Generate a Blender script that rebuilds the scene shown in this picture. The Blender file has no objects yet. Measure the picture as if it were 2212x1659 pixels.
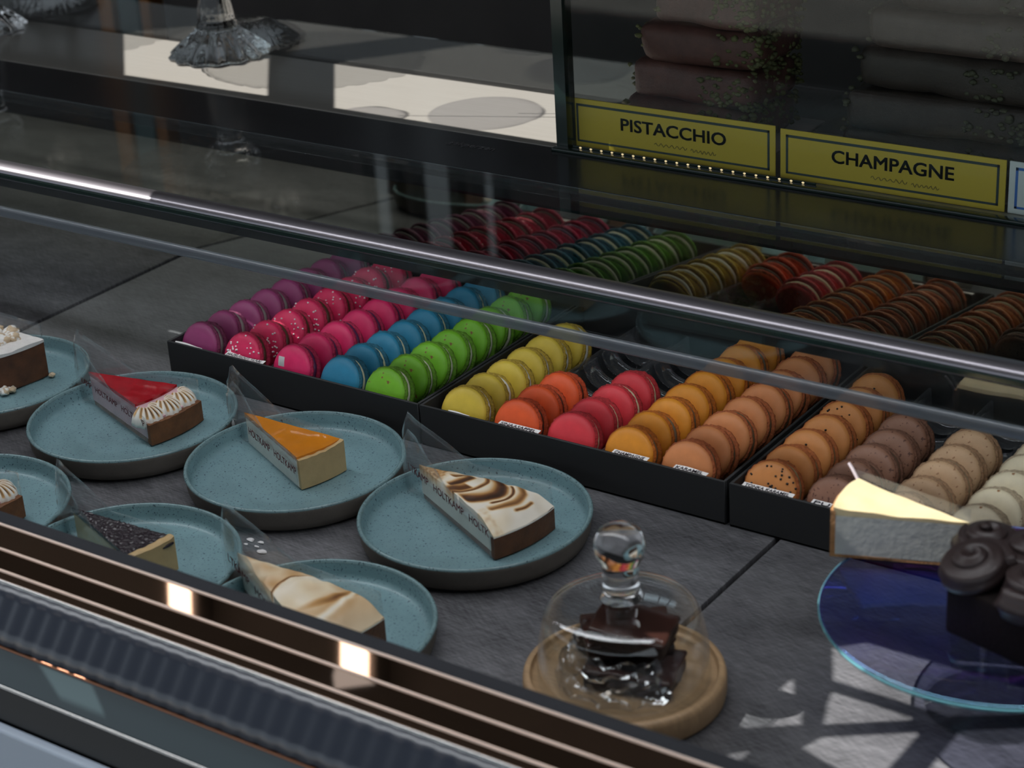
import bpy, bmesh, math, random
from mathutils import Vector, Matrix, noise
random.seed(7)
SC = bpy.context.scene
COL = SC.collection
PI = math.pi
rad = math.radians

# ------------------------------------------------------------------ helpers
def lin(c):
    c /= 255.0
    return c / 12.92 if c <= 0.04045 else ((c + 0.055) / 1.055) ** 2.4

def rgb(r, g, b):
    return (lin(r), lin(g), lin(b), 1.0)

def root_loc(o):
    v = Vector((0, 0, 0))
    while o is not None:
        v += o.location
        o = o.parent
    return v

def obj(name, bm, mats, parent=None, smooth=True, world=False, angle=40):
    """Link the bmesh as one mesh object; world=True: its coordinates are scene coordinates."""
    me = bpy.data.meshes.new(name)
    if world and parent is not None:
        bm.transform(Matrix.Translation(-root_loc(parent)))
    bmesh.ops.recalc_face_normals(bm, faces=bm.faces)
    bm.to_mesh(me)
    bm.free()
    if not isinstance(mats, (list, tuple)):
        mats = [mats]
    for m in mats:
        me.materials.append(m)
    if smooth:
        me.shade_smooth()
        if angle < 180:
            me.set_sharp_from_angle(angle=rad(angle))
    o = bpy.data.objects.new(name, me)
    COL.objects.link(o)
    if parent is not None:
        o.parent = parent
    return o

def tag(o, label, cat=None, group=None, kind=None):
    o['label'] = label
    if cat: o['category'] = cat
    if group: o['group'] = group
    if kind: o['kind'] = kind
    return o

def thing(name, label, cat, loc=(0, 0, 0), group=None):
    o = bpy.data.objects.new(name, None)
    o.empty_display_size = 0.02
    COL.objects.link(o)
    o.location = loc
    return tag(o, label, cat, group)

def struct(o):
    o['kind'] = 'structure'
    return o

def dup(root, loc, rot=None, label=None):
    r = root.copy(); COL.objects.link(r); r.location = loc
    if rot is not None: r.rotation_euler = rot
    if label: r['label'] = label
    for ch in list(root.children):
        c = ch.copy(); COL.objects.link(c); c.parent = r
        for g in ch.children:
            d = g.copy(); COL.objects.link(d); d.parent = c
    return r

def NB():
    return bmesh.new()

def box(bm, x0, x1, y0, y1, z0, z1, mi=0):
    v = [bm.verts.new(p) for p in ((x0,y0,z0),(x1,y0,z0),(x1,y1,z0),(x0,y1,z0),(x0,y0,z1),(x1,y0,z1),(x1,y1,z1),(x0,y1,z1))]
    for f in ((0,3,2,1),(4,5,6,7),(0,1,5,4),(1,2,6,5),(2,3,7,6),(3,0,4,7)):
        bm.faces.new([v[i] for i in f]).material_index = mi
    return v

def rbox(bm, c, s, bev=0.002, rz=0, segs=3, M=None, mi=0):
    b = bmesh.new()
    box(b, -s[0]/2, s[0]/2, -s[1]/2, s[1]/2, -s[2]/2, s[2]/2)
    bmesh.ops.bevel(b, geom=list(b.edges), offset=bev, segments=segs, profile=0.5, affect='EDGES')
    T = Matrix.Translation(Vector(c)) @ Matrix.Rotation(rz, 4, 'Z')
    if M is not None: T = T @ M
    b.transform(T)
    merge(bm, b, mi)

def merge(bm, b, mi=0):
    vm = {v: bm.verts.new(v.co) for v in b.verts}
    for f in b.faces:
        try:
            nf = bm.faces.new([vm[v] for v in f.verts]); nf.material_index = mi
        except ValueError:
            pass
    b.free()

def lathe(bm, prof, n=64, c=(0, 0, 0), mi=0, fr=None, closed=False):
    """profile of (r, z); fr(r, z, a) may move a point"""
    rings = []
    for r, z in prof:
        if r < 1e-7:
            rings.append([bm.verts.new((c[0], c[1], c[2] + z))])
        else:
            ring = []
            for i in range(n):
                a = 2*PI*i/n
                rr, zz = (r, z) if fr is None else fr(r, z, a)
                ring.append(bm.verts.new((c[0] + rr*math.cos(a), c[1] + rr*math.sin(a), c[2] + zz)))
            rings.append(ring)
    pairs = list(zip(rings, rings[1:]))
    if closed: pairs.append((rings[-1], rings[0]))
    for k, (A, B) in enumerate(pairs):
        m = mi[k] if isinstance(mi, (list, tuple)) else mi
        for i in range(n):
            j = (i+1) % n
            if len(A) == 1 and len(B) == 1: continue
            if len(A) == 1: f = bm.faces.new((A[0], B[i], B[j]))
            elif len(B) == 1: f = bm.faces.new((A[i], A[j], B[0]))
            else: f = bm.faces.new((A[i], A[j], B[j], B[i]))
            f.material_index = m

def prism_x(bm, pts, x0, x1, mi=0, bev=0, segs=3):
    """cross-section of (y, z) points drawn out along x"""
    b = bmesh.new()
    A = [b.verts.new((x0, y, z)) for y, z in pts]
    B = [b.verts.new((x1, y, z)) for y, z in pts]
    n = len(pts)
    for i in range(n):
        j = (i+1) % n
        b.faces.new((A[i], A[j], B[j], B[i]))
    b.faces.new(A[::-1]); b.faces.new(B)
    if bev:
        es = [e for e in b.edges if abs(e.verts[0].co.x - e.verts[1].co.x) > 1e-6]
        bmesh.ops.bevel(b, geom=es, offset=bev, segments=segs, profile=0.5, affect='EDGES')
    merge(bm, b, mi)

def tube(bm, path, r, n=8, mi=0):
    path = [Vector(p) for p in path]
    rings = []
    for i, p in enumerate(path):
        d = (path[min(i+1, len(path)-1)] - path[max(i-1, 0)]).normalized()
        u = d.orthogonal().normalized() if i == 0 else (u - d*u.dot(d)).normalized()
        w = d.cross(u)
        rr = r[i] if isinstance(r, (list, tuple)) else r
        rings.append([bm.verts.new(p + (u*math.cos(2*PI*k/n) + w*math.sin(2*PI*k/n))*rr) for k in range(n)])
    for A, B in zip(rings, rings[1:]):
        for k in range(n):
            j = (k+1) % n
            bm.faces.new((A[k], A[j], B[j], B[k])).material_index = mi
    bm.faces.new(rings[0][::-1]).material_index = mi
    bm.faces.new(rings[-1]).material_index = mi

def blob(bm, c, s, sub=2, amp=0.15, freq=1.0, seed=0, mi=0, M=None):
    b = bmesh.new()
    bmesh.ops.create_icosphere(b, subdivisions=sub, radius=1.0)
    for v in b.verts:
        k = 1 + amp*noise.noise(v.co*freq + Vector((seed*3.1, seed*1.7, seed)))
        v.co = Vector((v.co.x*s[0], v.co.y*s[1], v.co.z*s[2]))*k
    T = Matrix.Translation(Vector(c))
    if M is not None: T = T @ M
    b.transform(T)
    merge(bm, b, mi)

def sheet(bm, rows, th=0.0003, mi=0):
    """a thin sheet through a grid of points, given real thickness"""
    g = [[bm.verts.new(p) for p in r] for r in rows]
    fs = []
    for a, b in zip(g, g[1:]):
        for i in range(len(a)-1):
            f = bm.faces.new((a[i], a[i+1], b[i+1], b[i])); f.material_index = mi; fs.append(f)
    bm.normal_update()
    bmesh.ops.solidify(bm, geom=fs, thickness=th)

def text(s, height, o, xd, yd, mat, parent, width=None, name='lettering', th=0.0002, bold=0.0, shear=0.0, fat=0.0):
    """text as a mesh: baseline start o, running along xd, up along yd, capitals of the given height"""
    cu = bpy.data.curves.new('lettering', 'FONT')
    cu.body = s; cu.size = 1.0; cu.resolution_u = 3; cu.offset = bold; cu.shear = shear
    t = bpy.data.objects.new('t', cu); COL.objects.link(t)
    dg = bpy.context.evaluated_depsgraph_get()
    me = bpy.data.meshes.new_from_object(t.evaluated_get(dg))
    bpy.data.objects.remove(t)
    b = bmesh.new(); b.from_mesh(me); bpy.data.meshes.remove(me)
    xs = [v.co.x for v in b.verts]
    x0, x1 = min(xs), max(xs)
    k = height/0.69
    kx = k if width is None else width/(x1-x0)
    xd = Vector(xd).normalized(); yd = Vector(yd).normalized(); nd = xd.cross(yd)
    if fat:
        src = b.copy()
        for dx, dy in ((fat, 0), (0, fat), (fat, fat), (fat*0.5, fat*0.5)):
            c = src.copy(); c.transform(Matrix.Translation((dx, dy, 0))); merge(b, c)
        src.free()
    ex = bmesh.ops.extrude_face_region(b, geom=list(b.faces))
    up = {v for v in ex['geom'] if isinstance(v, bmesh.types.BMVert)}
    for v in b.verts:
        p = v.co.copy()
        v.co = Vector(o) + xd*((p.x-x0)*kx) + yd*(p.y*k) + nd*(th if v in up else 0.0)
    return obj(name, b, mat, parent, smooth=False, world=True)

# ------------------------------------------------------------------ materials
def new_mat(name):
    m = bpy.data.materials.new(name); m.use_nodes = True
    nt = m.node_tree; nt.nodes.clear()
    out = nt.nodes.new('ShaderNodeOutputMaterial')
    return m, nt, out

def N(nt, typ, **kw):
    n = nt.nodes.new(typ)
    for k, v in kw.items():
        if k.startswith('_'): setattr(n, k[1:], v)
        else: n.inputs[k.replace('_', ' ')].default_value = v
    return n

def L(nt, a, b): nt.links.new(a, b)

def ramp(nt, fac, stops):
    r = nt.nodes.new('ShaderNodeValToRGB')
    e = r.color_ramp.elements
    while len(e) < len(stops): e.new(0.5)
    for i, (p, c) in enumerate(stops):
        e[i].position = p; e[i].color = c
    L(nt, fac, r.inputs[0])
    return r.outputs[0]

def coords(nt, kind='Object', scale=(1, 1, 1)):
    t = nt.nodes.new('ShaderNodeTexCoord')
    mp = N(nt, 'ShaderNodeMapping'); mp.inputs['Scale'].default_value = scale
    L(nt, t.outputs[kind], mp.inputs[0])
    return mp.outputs[0]

def noise_tex(nt, vec, scale, detail=3, rough=0.5, dist=0.0):
    n = N(nt, 'ShaderNodeTexNoise', Scale=scale, Detail=detail, Roughness=rough, Distortion=dist)
    L(nt, vec, n.inputs['Vector'])
    return n.outputs['Fac']

def mat(name, col, rough=0.5, metal=0.0, bump=0.0, bscale=200, var=0.0, vscale=40, spec=0.5, coat=0.0, sss=0.0, specks=None, stretch=None, rvar=0.0):
    m, nt, out = new_mat(name)
    p = N(nt, 'ShaderNodeBsdfPrincipled', Roughness=rough, Metallic=metal)
    p.inputs['Base Color'].default_value = col
    p.inputs['Specular IOR Level'].default_value = spec
    p.inputs['Coat Weight'].default_value = coat
    if coat: p.inputs['Coat Roughness'].default_value = 0.06
    if sss:
        p.inputs['Subsurface Weight'].default_value = sss
        p.inputs['Subsurface Radius'].default_value = (0.004, 0.003, 0.002)
        p.inputs['Subsurface Scale'].default_value = 0.6
    vec = coords(nt, 'Object', stretch or (1, 1, 1))
    cur = None
    if var:
        f = noise_tex(nt, vec, vscale, 4, 0.6)
        a = tuple(c*(1-var) for c in col[:3]) + (1,)
        b = tuple(min(1, c*(1+var)) for c in col[:3]) + (1,)
        cur = ramp(nt, f, [(0.3, a), (0.7, b)])
    if specks:
        scol, sscale, th = specks[:3]
        v = N(nt, 'ShaderNodeTexNoise', Scale=sscale, Detail=2.0, Roughness=0.6)
        L(nt, vec, v.inputs['Vector'])
        f = ramp(nt, v.outputs['Fac'], [(th, (0, 0, 0, 1)), (th + 0.03, (1, 1, 1, 1))])
        mx = N(nt, 'ShaderNodeMix', _data_type='RGBA')
        if cur is not None: L(nt, cur, mx.inputs[6])
        else: mx.inputs[6].default_value = col
        mx.inputs[7].default_value = scol
        L(nt, f, mx.inputs[0])
        cur = mx.outputs[2]
    if cur is not None: L(nt, cur, p.inputs['Base Color'])
    if rvar:
        f = noise_tex(nt, vec, vscale, 4, 0.6)
        mr = N(nt, 'ShaderNodeMapRange'); mr.inputs[3].default_value = max(0, rough-rvar); mr.inputs[4].default_value = rough+rvar
        L(nt, f, mr.inputs[0]); L(nt, mr.outputs[0], p.inputs['Roughness'])
    if bump:
        f = noise_tex(nt, vec, bscale, 4, 0.65)
        b = N(nt, 'ShaderNodeBump', Strength=bump, Distance=0.002)
        L(nt, f, b.inputs['Height']); L(nt, b.outputs[0], p.inputs['Normal'])
    L(nt, p.outputs[0], out.inputs[0])
    return m

def clear(name, tint=(1, 1, 1, 1), f0=0.04, haze=0.0, hcol=(0.6, 0.65, 0.7, 1), rough=0.0, gcol=(1, 1, 1, 1), bump=0.0, bscale=60, power=5.0, fmax=0.9):
    """thin clear sheet: passes light straight on, mirrors more towards grazing angles"""
    m, nt, out = new_mat(name)
    tr = N(nt, 'ShaderNodeBsdfTransparent'); tr.inputs[0].default_value = tint
    gl = N(nt, 'ShaderNodeBsdfGlossy', Roughness=rough); gl.inputs[0].default_value = gcol
    lw = N(nt, 'ShaderNodeLayerWeight', Blend=0.5)
    pw = N(nt, 'ShaderNodeMath', _operation='POWER'); pw.inputs[1].default_value = power
    L(nt, lw.outputs['Facing'], pw.inputs[0])
    mr = N(nt, 'ShaderNodeMapRange'); mr.inputs[3].default_value = f0; mr.inputs[4].default_value = fmax
    L(nt, pw.outputs[0], mr.inputs[0])
    base = tr.outputs[0]
    if haze:
        df = N(nt, 'ShaderNodeBsdfDiffuse'); df.inputs[0].default_value = hcol
        tl = N(nt, 'ShaderNodeBsdfTranslucent'); tl.inputs[0].default_value = hcol
        ad = N(nt, 'ShaderNodeMixShader', Fac=0.4); L(nt, df.outputs[0], ad.inputs[1]); L(nt, tl.outputs[0], ad.inputs[2])
        mh = N(nt, 'ShaderNodeMixShader', Fac=haze); L(nt, tr.outputs[0], mh.inputs[1]); L(nt, ad.outputs[0], mh.inputs[2])
        base = mh.outputs[0]
    mx = N(nt, 'ShaderNodeMixShader')
    L(nt, mr.outputs[0], mx.inputs[0]); L(nt, base, mx.inputs[1]); L(nt, gl.outputs[0], mx.inputs[2])
    if bump:
        vec = coords(nt)
        b = N(nt, 'ShaderNodeBump', Strength=bump, Distance=0.004)
        L(nt, noise_tex(nt, vec, bscale, 2), b.inputs['Height'])
        L(nt, b.outputs[0], gl.inputs['Normal'])
    L(nt, mx.outputs[0], out.inputs[0])
    return m

def glass(name, col=(1, 1, 1, 1), rough=0.0, ior=1.45):
    m, nt, out = new_mat(name)
    g = N(nt, 'ShaderNodeBsdfGlass', Roughness=rough, IOR=ior); g.inputs[0].default_value = col
    L(nt, g.outputs[0], out.inputs[0])
    return m

def emit(name, col, strength):
    m, nt, out = new_mat(name)
    e = N(nt, 'ShaderNodeEmission', Strength=strength); e.inputs[0].default_value = col
    L(nt, e.outputs[0], out.inputs[0])
    return m

def brushed(name, col, rough, axis_scale, metal=0.0, spec=0.5, bump=0.15, var=0.12):
    m, nt, out = new_mat(name)
    p = N(nt, 'ShaderNodeBsdfPrincipled', Roughness=rough, Metallic=metal)
    p.inputs['Specular IOR Level'].default_value = spec
    vec = coords(nt, 'Object', axis_scale)
    f = noise_tex(nt, vec, 1.0, 5, 0.7)
    a = tuple(c*(1-var) for c in col[:3]) + (1,); b = tuple(min(1, c*(1+var)) for c in col[:3]) + (1,)
    L(nt, ramp(nt, f, [(0.3, a), (0.7, b)]), p.inputs['Base Color'])
    bp = N(nt, 'ShaderNodeBump', Strength=bump, Distance=0.0008)
    L(nt, f, bp.inputs['Height']); L(nt, bp.outputs[0], p.inputs['Normal'])
    L(nt, p.outputs[0], out.inputs[0])
    return m

def attr_mat(name, attr, stops, rough=0.5, bump=0.0, bscale=300, spec=0.5):
    m, nt, out = new_mat(name)
    p = N(nt, 'ShaderNodeBsdfPrincipled', Roughness=rough)
    p.inputs['Specular IOR Level'].default_value = spec
    a = nt.nodes.new('ShaderNodeAttribute'); a.attribute_name = attr
    L(nt, ramp(nt, a.outputs['Fac'], stops), p.inputs['Base Color'])
    if bump:
        b = N(nt, 'ShaderNodeBump', Strength=bump, Distance=0.001)
        L(nt, noise_tex(nt, coords(nt), bscale, 3), b.inputs['Height']); L(nt, b.outputs[0], p.inputs['Normal'])
    L(nt, p.outputs[0], out.inputs[0])
    return m

M = {}
M['card'] = mat('black_card', rgb(36, 37, 38), 0.65, bump=0.05, bscale=900)
def scratched(name, dark, light, rough):
    m, nt, out = new_mat(name)
    p = N(nt, 'ShaderNodeBsdfPrincipled', Roughness=rough, Metallic=0.3)
    tot = None
    for k, (rz, sc, w) in enumerate(((0.12, (36, 620, 20), 0.34), (-0.75, (60, 700, 20), 0.26), (0.6, (40, 520, 20), 0.2), (0.0, (9, 14, 9), 0.32))):
        t = nt.nodes.new('ShaderNodeTexCoord'); mp = N(nt, 'ShaderNodeMapping')
        mp.inputs['Rotation'].default_value = (0, 0, rz); mp.inputs['Scale'].default_value = sc; mp.inputs['Location'].default_value = (k*3.3, k, 0)
        mp.vector_type = 'POINT'
        r2 = N(nt, 'ShaderNodeMapping'); r2.inputs['Rotation'].default_value = (0, 0, rz)
        mp.inputs['Rotation'].default_value = (0, 0, 0)
        L(nt, t.outputs['Object'], r2.inputs[0]); L(nt, r2.outputs[0], mp.inputs[0])
        f = noise_tex(nt, mp.outputs[0], 1.0, 4, 0.65)
        ml = N(nt, 'ShaderNodeMath', _operation='MULTIPLY'); ml.inputs[1].default_value = w; L(nt, f, ml.inputs[0])
        if tot is None: tot = ml.outputs[0]
        else:
            ad = N(nt, 'ShaderNodeMath', _operation='ADD'); L(nt, tot, ad.inputs[0]); L(nt, ml.outputs[0], ad.inputs[1]); tot = ad.outputs[0]
    L(nt, ramp(nt, tot, [(0.44, dark), (0.58, tuple(0.5*(a+b) for a, b in zip(dark, light))), (0.70, light)]), p.inputs['Base Color'])
    b = N(nt, 'ShaderNodeBump', Strength=0.3, Distance=0.0006); L(nt, tot, b.inputs['Height']); L(nt, b.outputs[0], p.inputs['Normal'])
    L(nt, p.outputs[0], out.inputs[0])
    return m
M['deck'] = scratched('dark_steel_deck', rgb(62, 62, 65), rgb(140, 140, 144), 0.42)
M['ledge'] = mat('dark_polished_steel', rgb(34, 36, 40), 0.2, spec=0.8)
M['work'] = brushed('brushed_worktop', rgb(174, 170, 163), 0.17, (8, 420, 30), metal=0.15, bump=0.05, var=0.05)
M['mirror'] = mat('dark_mirror', rgb(200, 194, 178), 0.03, metal=1.0)
M['text_reflection'] = mat('grey_text_reflection', rgb(92, 92, 94), 0.8)
M['alu'] = mat('satin_aluminium', rgb(140, 136, 142), 0.30, metal=0.9)
M['edge'] = clear('satin_glass_edge', (0.8, 0.85, 0.87, 1), 0.05, haze=0.55, hcol=(0.20, 0.22, 0.25, 1), rough=0.3)
M['felt'] = mat('dark_seal', rgb(40, 42, 48), 0.8, bump=0.5, bscale=900)
M['bronze'] = mat('polished_bronze', rgb(190, 160, 140), 0.02, metal=1.0)
M['steel'] = mat('bright_steel', rgb(200, 200, 198), 0.15, metal=1.0)
M['copper'] = mat('copper_trim', rgb(150, 105, 82), 0.25, metal=0.9)
M['edge_glint'] = mat('bronze_edge_glint', rgb(244, 220, 205), 0.28, metal=0.6)
M['rib'] = mat('dark_ribbed_acrylic', rgb(48, 54, 66), 0.28, spec=0.8)
M['trough'] = mat('grey_green_glass', rgb(52, 66, 70), 0.18)
M['gap'] = mat('black_gap', rgb(16, 17, 18), 0.5)
M['front'] = mat('pale_front_panel', rgb(178, 190, 205), 0.35)
M['top_glass'] = clear('shelf_glass', (0.94, 0.97, 0.96, 1), 0.04, fmax=0.8)
M['flap_glass'] = clear('flap_glass', (0.93, 0.96, 0.96, 1), 0.06)
M['case_glass'] = clear('case_glass', (0.92, 0.96, 0.95, 1), 0.015)
M['green_edge'] = mat('green_glass_edge', rgb(24, 40, 36), 0.15, spec=0.6)
M['glaze'] = mat('teal_glaze', rgb(120, 152, 158), 0.42, coat=0.14, bump=0.06, bscale=500, var=0.1, vscale=30, specks=(rgb(56, 78, 90), 560, 0.628))
M['rimglaze'] = mat('teal_rim_glaze', rgb(118, 146, 150), 0.22, var=0.12, vscale=200, specks=(rgb(64, 84, 92), 620, 0.62))
M['clay'] = mat('grey_clay', rgb(118, 112, 104), 0.75, var=0.1, vscale=60, bump=0.15, bscale=600)
M['film'] = clear('clear_film', (0.97, 0.98, 0.98, 1), 0.025, fmax=0.5, haze=0.05, hcol=(0.75, 0.8, 0.85, 1), rough=0.05, bump=0.15, bscale=40)
M['cello'] = clear('crumpled_cellophane', (0.97, 0.97, 0.97, 1), 0.12, haze=0.03, rough=0.04, bump=0.5, bscale=60)
M['redink'] = mat('dark_red_ink', rgb(120, 34, 40), 0.6)
M['insert'] = clear('clear_plastic_insert', (0.92, 0.92, 0.94, 1), 0.10, haze=0.09, hcol=(0.6, 0.62, 0.66, 1), rough=0.05)
M['dark_insert'] = mat('dark_tray_floor', rgb(28, 29, 32), 0.18, spec=0.7)
M['paper'] = mat('white_paper', rgb(228, 226, 224), 0.7)
M['ink'] = mat('black_ink', rgb(24, 22, 40), 0.6)
M['glass'] = glass('pressed_glass')
M['dome'] = clear('dome_glass', (0.97, 0.98, 0.98, 1), 0.045, fmax=0.75, power=4.0)
M['pressed'] = clear('pressed_clear_glass', (0.97, 0.97, 0.97, 1), 0.14, haze=0.03, hcol=(0.8, 0.75, 0.7, 1), bump=0.3, bscale=120)
M['wood'] = brushed('pale_oak', rgb(176, 144, 108), 0.5, (30, 300, 60), bump=0.2, var=0.16)
M['brownie'] = mat('brownie', rgb(62, 40, 32), 0.5, bump=0.8, bscale=420, var=0.3, vscale=200)
M['fudge'] = mat('fudge_top', rgb(66, 40, 34), 0.22, bump=0.2, bscale=160)
M['choc'] = mat('chocolate_sponge', rgb(26, 19, 18), 0.8, spec=0.15, bump=0.5, bscale=400)
M['frost'] = mat('chocolate_frosting', rgb(56, 44, 43), 0.42, bump=0.15, bscale=300)
M['cheese_top'] = mat('cheesecake_top', rgb(208, 192, 152), 0.4, var=0.06, vscale=60, sss=0.2)
M['cheese'] = mat('cheesecake_side', rgb(186, 187, 182), 0.5, var=0.06, vscale=50, bump=0.15, bscale=150)
M['biscuit'] = mat('biscuit_crust', rgb(168, 120, 74), 0.7, bump=0.8, bscale=500, var=0.25, vscale=200)
M['crust'] = mat('brown_crust', rgb(116, 72, 40), 0.6, bump=0.4, bscale=300, var=0.28, vscale=90)
M['dark_crust'] = mat('dark_baked_crust', rgb(98, 58, 32), 0.55, bump=0.4, bscale=300, var=0.3, vscale=80)
M['cream_side'] = mat('white_mousse', rgb(226, 222, 210), 0.55, var=0.08, vscale=60, bump=0.1, bscale=200)
M['pink_side'] = mat('pink_mousse', rgb(216, 176, 182), 0.5, var=0.15, vscale=45)
M['red_glaze'] = mat('raspberry_glaze', rgb(170, 20, 34), 0.18, bump=0.12, bscale=130, var=0.15, vscale=90, coat=0.3)
M['amber'] = mat('amber_glaze', rgb(214, 130, 30), 0.1, bump=0.1, bscale=60, var=0.1, vscale=40, coat=0.4)
M['berry'] = mat('dark_berry_jelly', rgb(32, 19, 28), 0.2, bump=1.0, bscale=260, var=0.35, vscale=200, coat=0.3)
M['berry_body'] = mat('cheesecake_body', rgb(226, 196, 140), 0.5, var=0.1, vscale=60)
M['cream_crust'] = mat('cream_crust', rgb(196, 166, 118), 0.55, var=0.08, vscale=90, bump=0.15, bscale=300)
M['sugar'] = mat('powdered_sugar', rgb(232, 228, 224), 0.85, bump=0.5, bscale=500, var=0.08, vscale=120)
M['crumble'] = mat('sugared_crumble', rgb(214, 190, 158), 0.8, bump=0.6, bscale=300, specks=(rgb(246, 242, 236), 90, 0.5))
M['apple_side'] = mat('apple_pie_side', rgb(92, 56, 34), 0.6, bump=0.5, bscale=200, var=0.4, vscale=60)
M['shell_mer'] = attr_mat('toasted_meringue_shell', 'toast', [(0.0, rgb(246, 242, 232)), (0.45, rgb(206, 160, 96)), (1.0, rgb(66, 40, 18))], 0.35, bump=0.1)
M['white'] = mat('white_sugar_bead', rgb(244, 240, 240), 0.4)
M['black'] = mat('black_seed', rgb(22, 20, 20), 0.35)
M['yellow_card'] = mat('yellow_card', rgb(214, 180, 56), 0.6)
M['card_ink'] = mat('dark_green_ink', rgb(44, 58, 58), 0.6)
M['faint_ink'] = mat('faint_green_ink', rgb(140, 122, 54), 0.6)
M['blue_ink'] = mat('blue_ink', rgb(60, 110, 190), 0.6)
M['pastry_pink'] = mat('pink_brown_pastry', rgb(84, 50, 44), 0.6, var=0.25, vscale=50, bump=0.4, bscale=150)
M['pastry_grey'] = mat('grey_brown_pastry', rgb(54, 43, 38), 0.6, var=0.25, vscale=50, bump=0.4, bscale=150)
M['nuts'] = mat('green_nut_crumbs', rgb(84, 80, 46), 0.7, var=0.5, vscale=180)
M['nuts_dark'] = mat('dark_nut_crumbs', rgb(70, 67, 50), 0.7, var=0.5, vscale=180)
M['board'] = mat('pale_cake_board', rgb(196, 178, 178), 0.6)
M['dot_warm'] = emit('warm_dot_glow', (1.0, 0.80, 0.45, 1), 0.8)
M['led_cool'] = emit('cool_led', (0.92, 0.95, 1.0, 1), 30.0)
M['lamp'] = emit('warm_lamp', (1.0, 0.88, 0.78, 1), 7.0)
M['frosted'] = clear('frosted_disc_glass', (0.93, 0.93, 0.95, 1), 0.04, haze=0.10)
M['glow_blue'] = emit('blue_glow_panel', (0.75, 0.87, 1.0, 1), 1.15)
M['glow_dim'] = emit('dim_glow_panel', (0.8, 0.92, 1.0, 1), 0.16)
M['lampbody'] = mat('black_lamp_body', rgb(30, 30, 30), 0.5)
M['dark'] = mat('dark_wall', rgb(78, 74, 73), 0.7, var=0.2, vscale=3)
M['darkfloor'] = mat('dark_floor', rgb(40, 38, 38), 0.6)
M['pave'] = mat('light_paving', rgb(176, 172, 166), 0.8, var=0.15, vscale=6)
M['ceil'] = mat('dark_ceiling', rgb(70, 68, 66), 0.8)
M['gold'] = mat('old_gold_frame', rgb(150, 98, 48), 0.4, metal=0.3)
M['tealpaint'] = mat('grey_teal_paint', rgb(78, 104, 106), 0.5)
M['plastic'] = mat('white_plastic', rgb(226, 214, 222), 0.3)

# iridescent glass disc: clear, with a blue to violet mirror coat that turns with the angle
def iridescent(name):
    m, nt, out = new_mat(name)
    tr = N(nt, 'ShaderNodeBsdfTransparent'); tr.inputs[0].default_value = (0.86, 0.88, 1.0, 1)
    gl = N(nt, 'ShaderNodeBsdfGlossy', Roughness=0.03)
    lw = N(nt, 'ShaderNodeLayerWeight', Blend=0.5)
    vec = coords(nt, 'Object')
    f = noise_tex(nt, vec, 9, 3, 0.5, 1.0)
    ad = N(nt, 'ShaderNodeMath', _operation='MULTIPLY_ADD'); ad.inputs[1].default_value = 0.35
    L(nt, f, ad.inputs[0]); L(nt, lw.outputs['Facing'], ad.inputs[2])
    c = ramp(nt, ad.outputs[0], [(0.35, (0.25, 0.55, 0.7, 1)), (0.62, (0.03, 0.12, 0.85, 1)), (0.74, (0.06, 0.05, 0.75, 1)), (0.9, (0.4, 0.08, 0.6, 1))])
    L(nt, c, gl.inputs[0])
    mx = N(nt, 'ShaderNodeMixShader', Fac=0.30)
    b = N(nt, 'ShaderNodeBump', Strength=0.25, Distance=0.004)
    L(nt, noise_tex(nt, vec, 22, 2), b.inputs['Height']); L(nt, b.outputs[0], gl.inputs['Normal'])
    L(nt, tr.outputs[0], mx.inputs[1]); L(nt, gl.outputs[0], mx.inputs[2]); L(nt, mx.outputs[0], out.inputs[0])
    return m
M['irid'] = iridescent('iridescent_glass')

TOAST = [(0.0, rgb(246, 243, 236)), (0.25, rgb(236, 218, 186)), (0.5, rgb(198, 150, 92)), (0.75, rgb(112, 68, 32)), (1.0, rgb(56, 34, 20))]
M['swirl'] = attr_mat('torched_meringue', 'toast', TOAST, 0.42, bump=0.06, bscale=300)

# ------------------------------------------------------------------ the room
X0, X1 = -1.7, 1.35
bm = NB(); box(bm, -4, 4, -7, 2.3, -0.95, -0.9); struct(obj('floor', bm, M['darkfloor'], smooth=False))
bm = NB(); box(bm, -8, 6, -8, -1.0, -0.91, -0.899); struct(obj('pavement', bm, M['pave'], smooth=False))
bm = NB(); box(bm, -4, 4, 2.2, 2.3, -0.9, 2.6); struct(obj('wall_back', bm, M['dark'], smooth=False))
bm = NB(); box(bm, -4.1, -4, -1.0, 2.3, -0.9, 2.6); struct(obj('wall_left', bm, M['dark'], smooth=False))
bm = NB(); box(bm, 4, 4.1, -1.0, 2.3, -0.9, 2.6); struct(obj('wall_right', bm, M['dark'], smooth=False))

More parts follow.
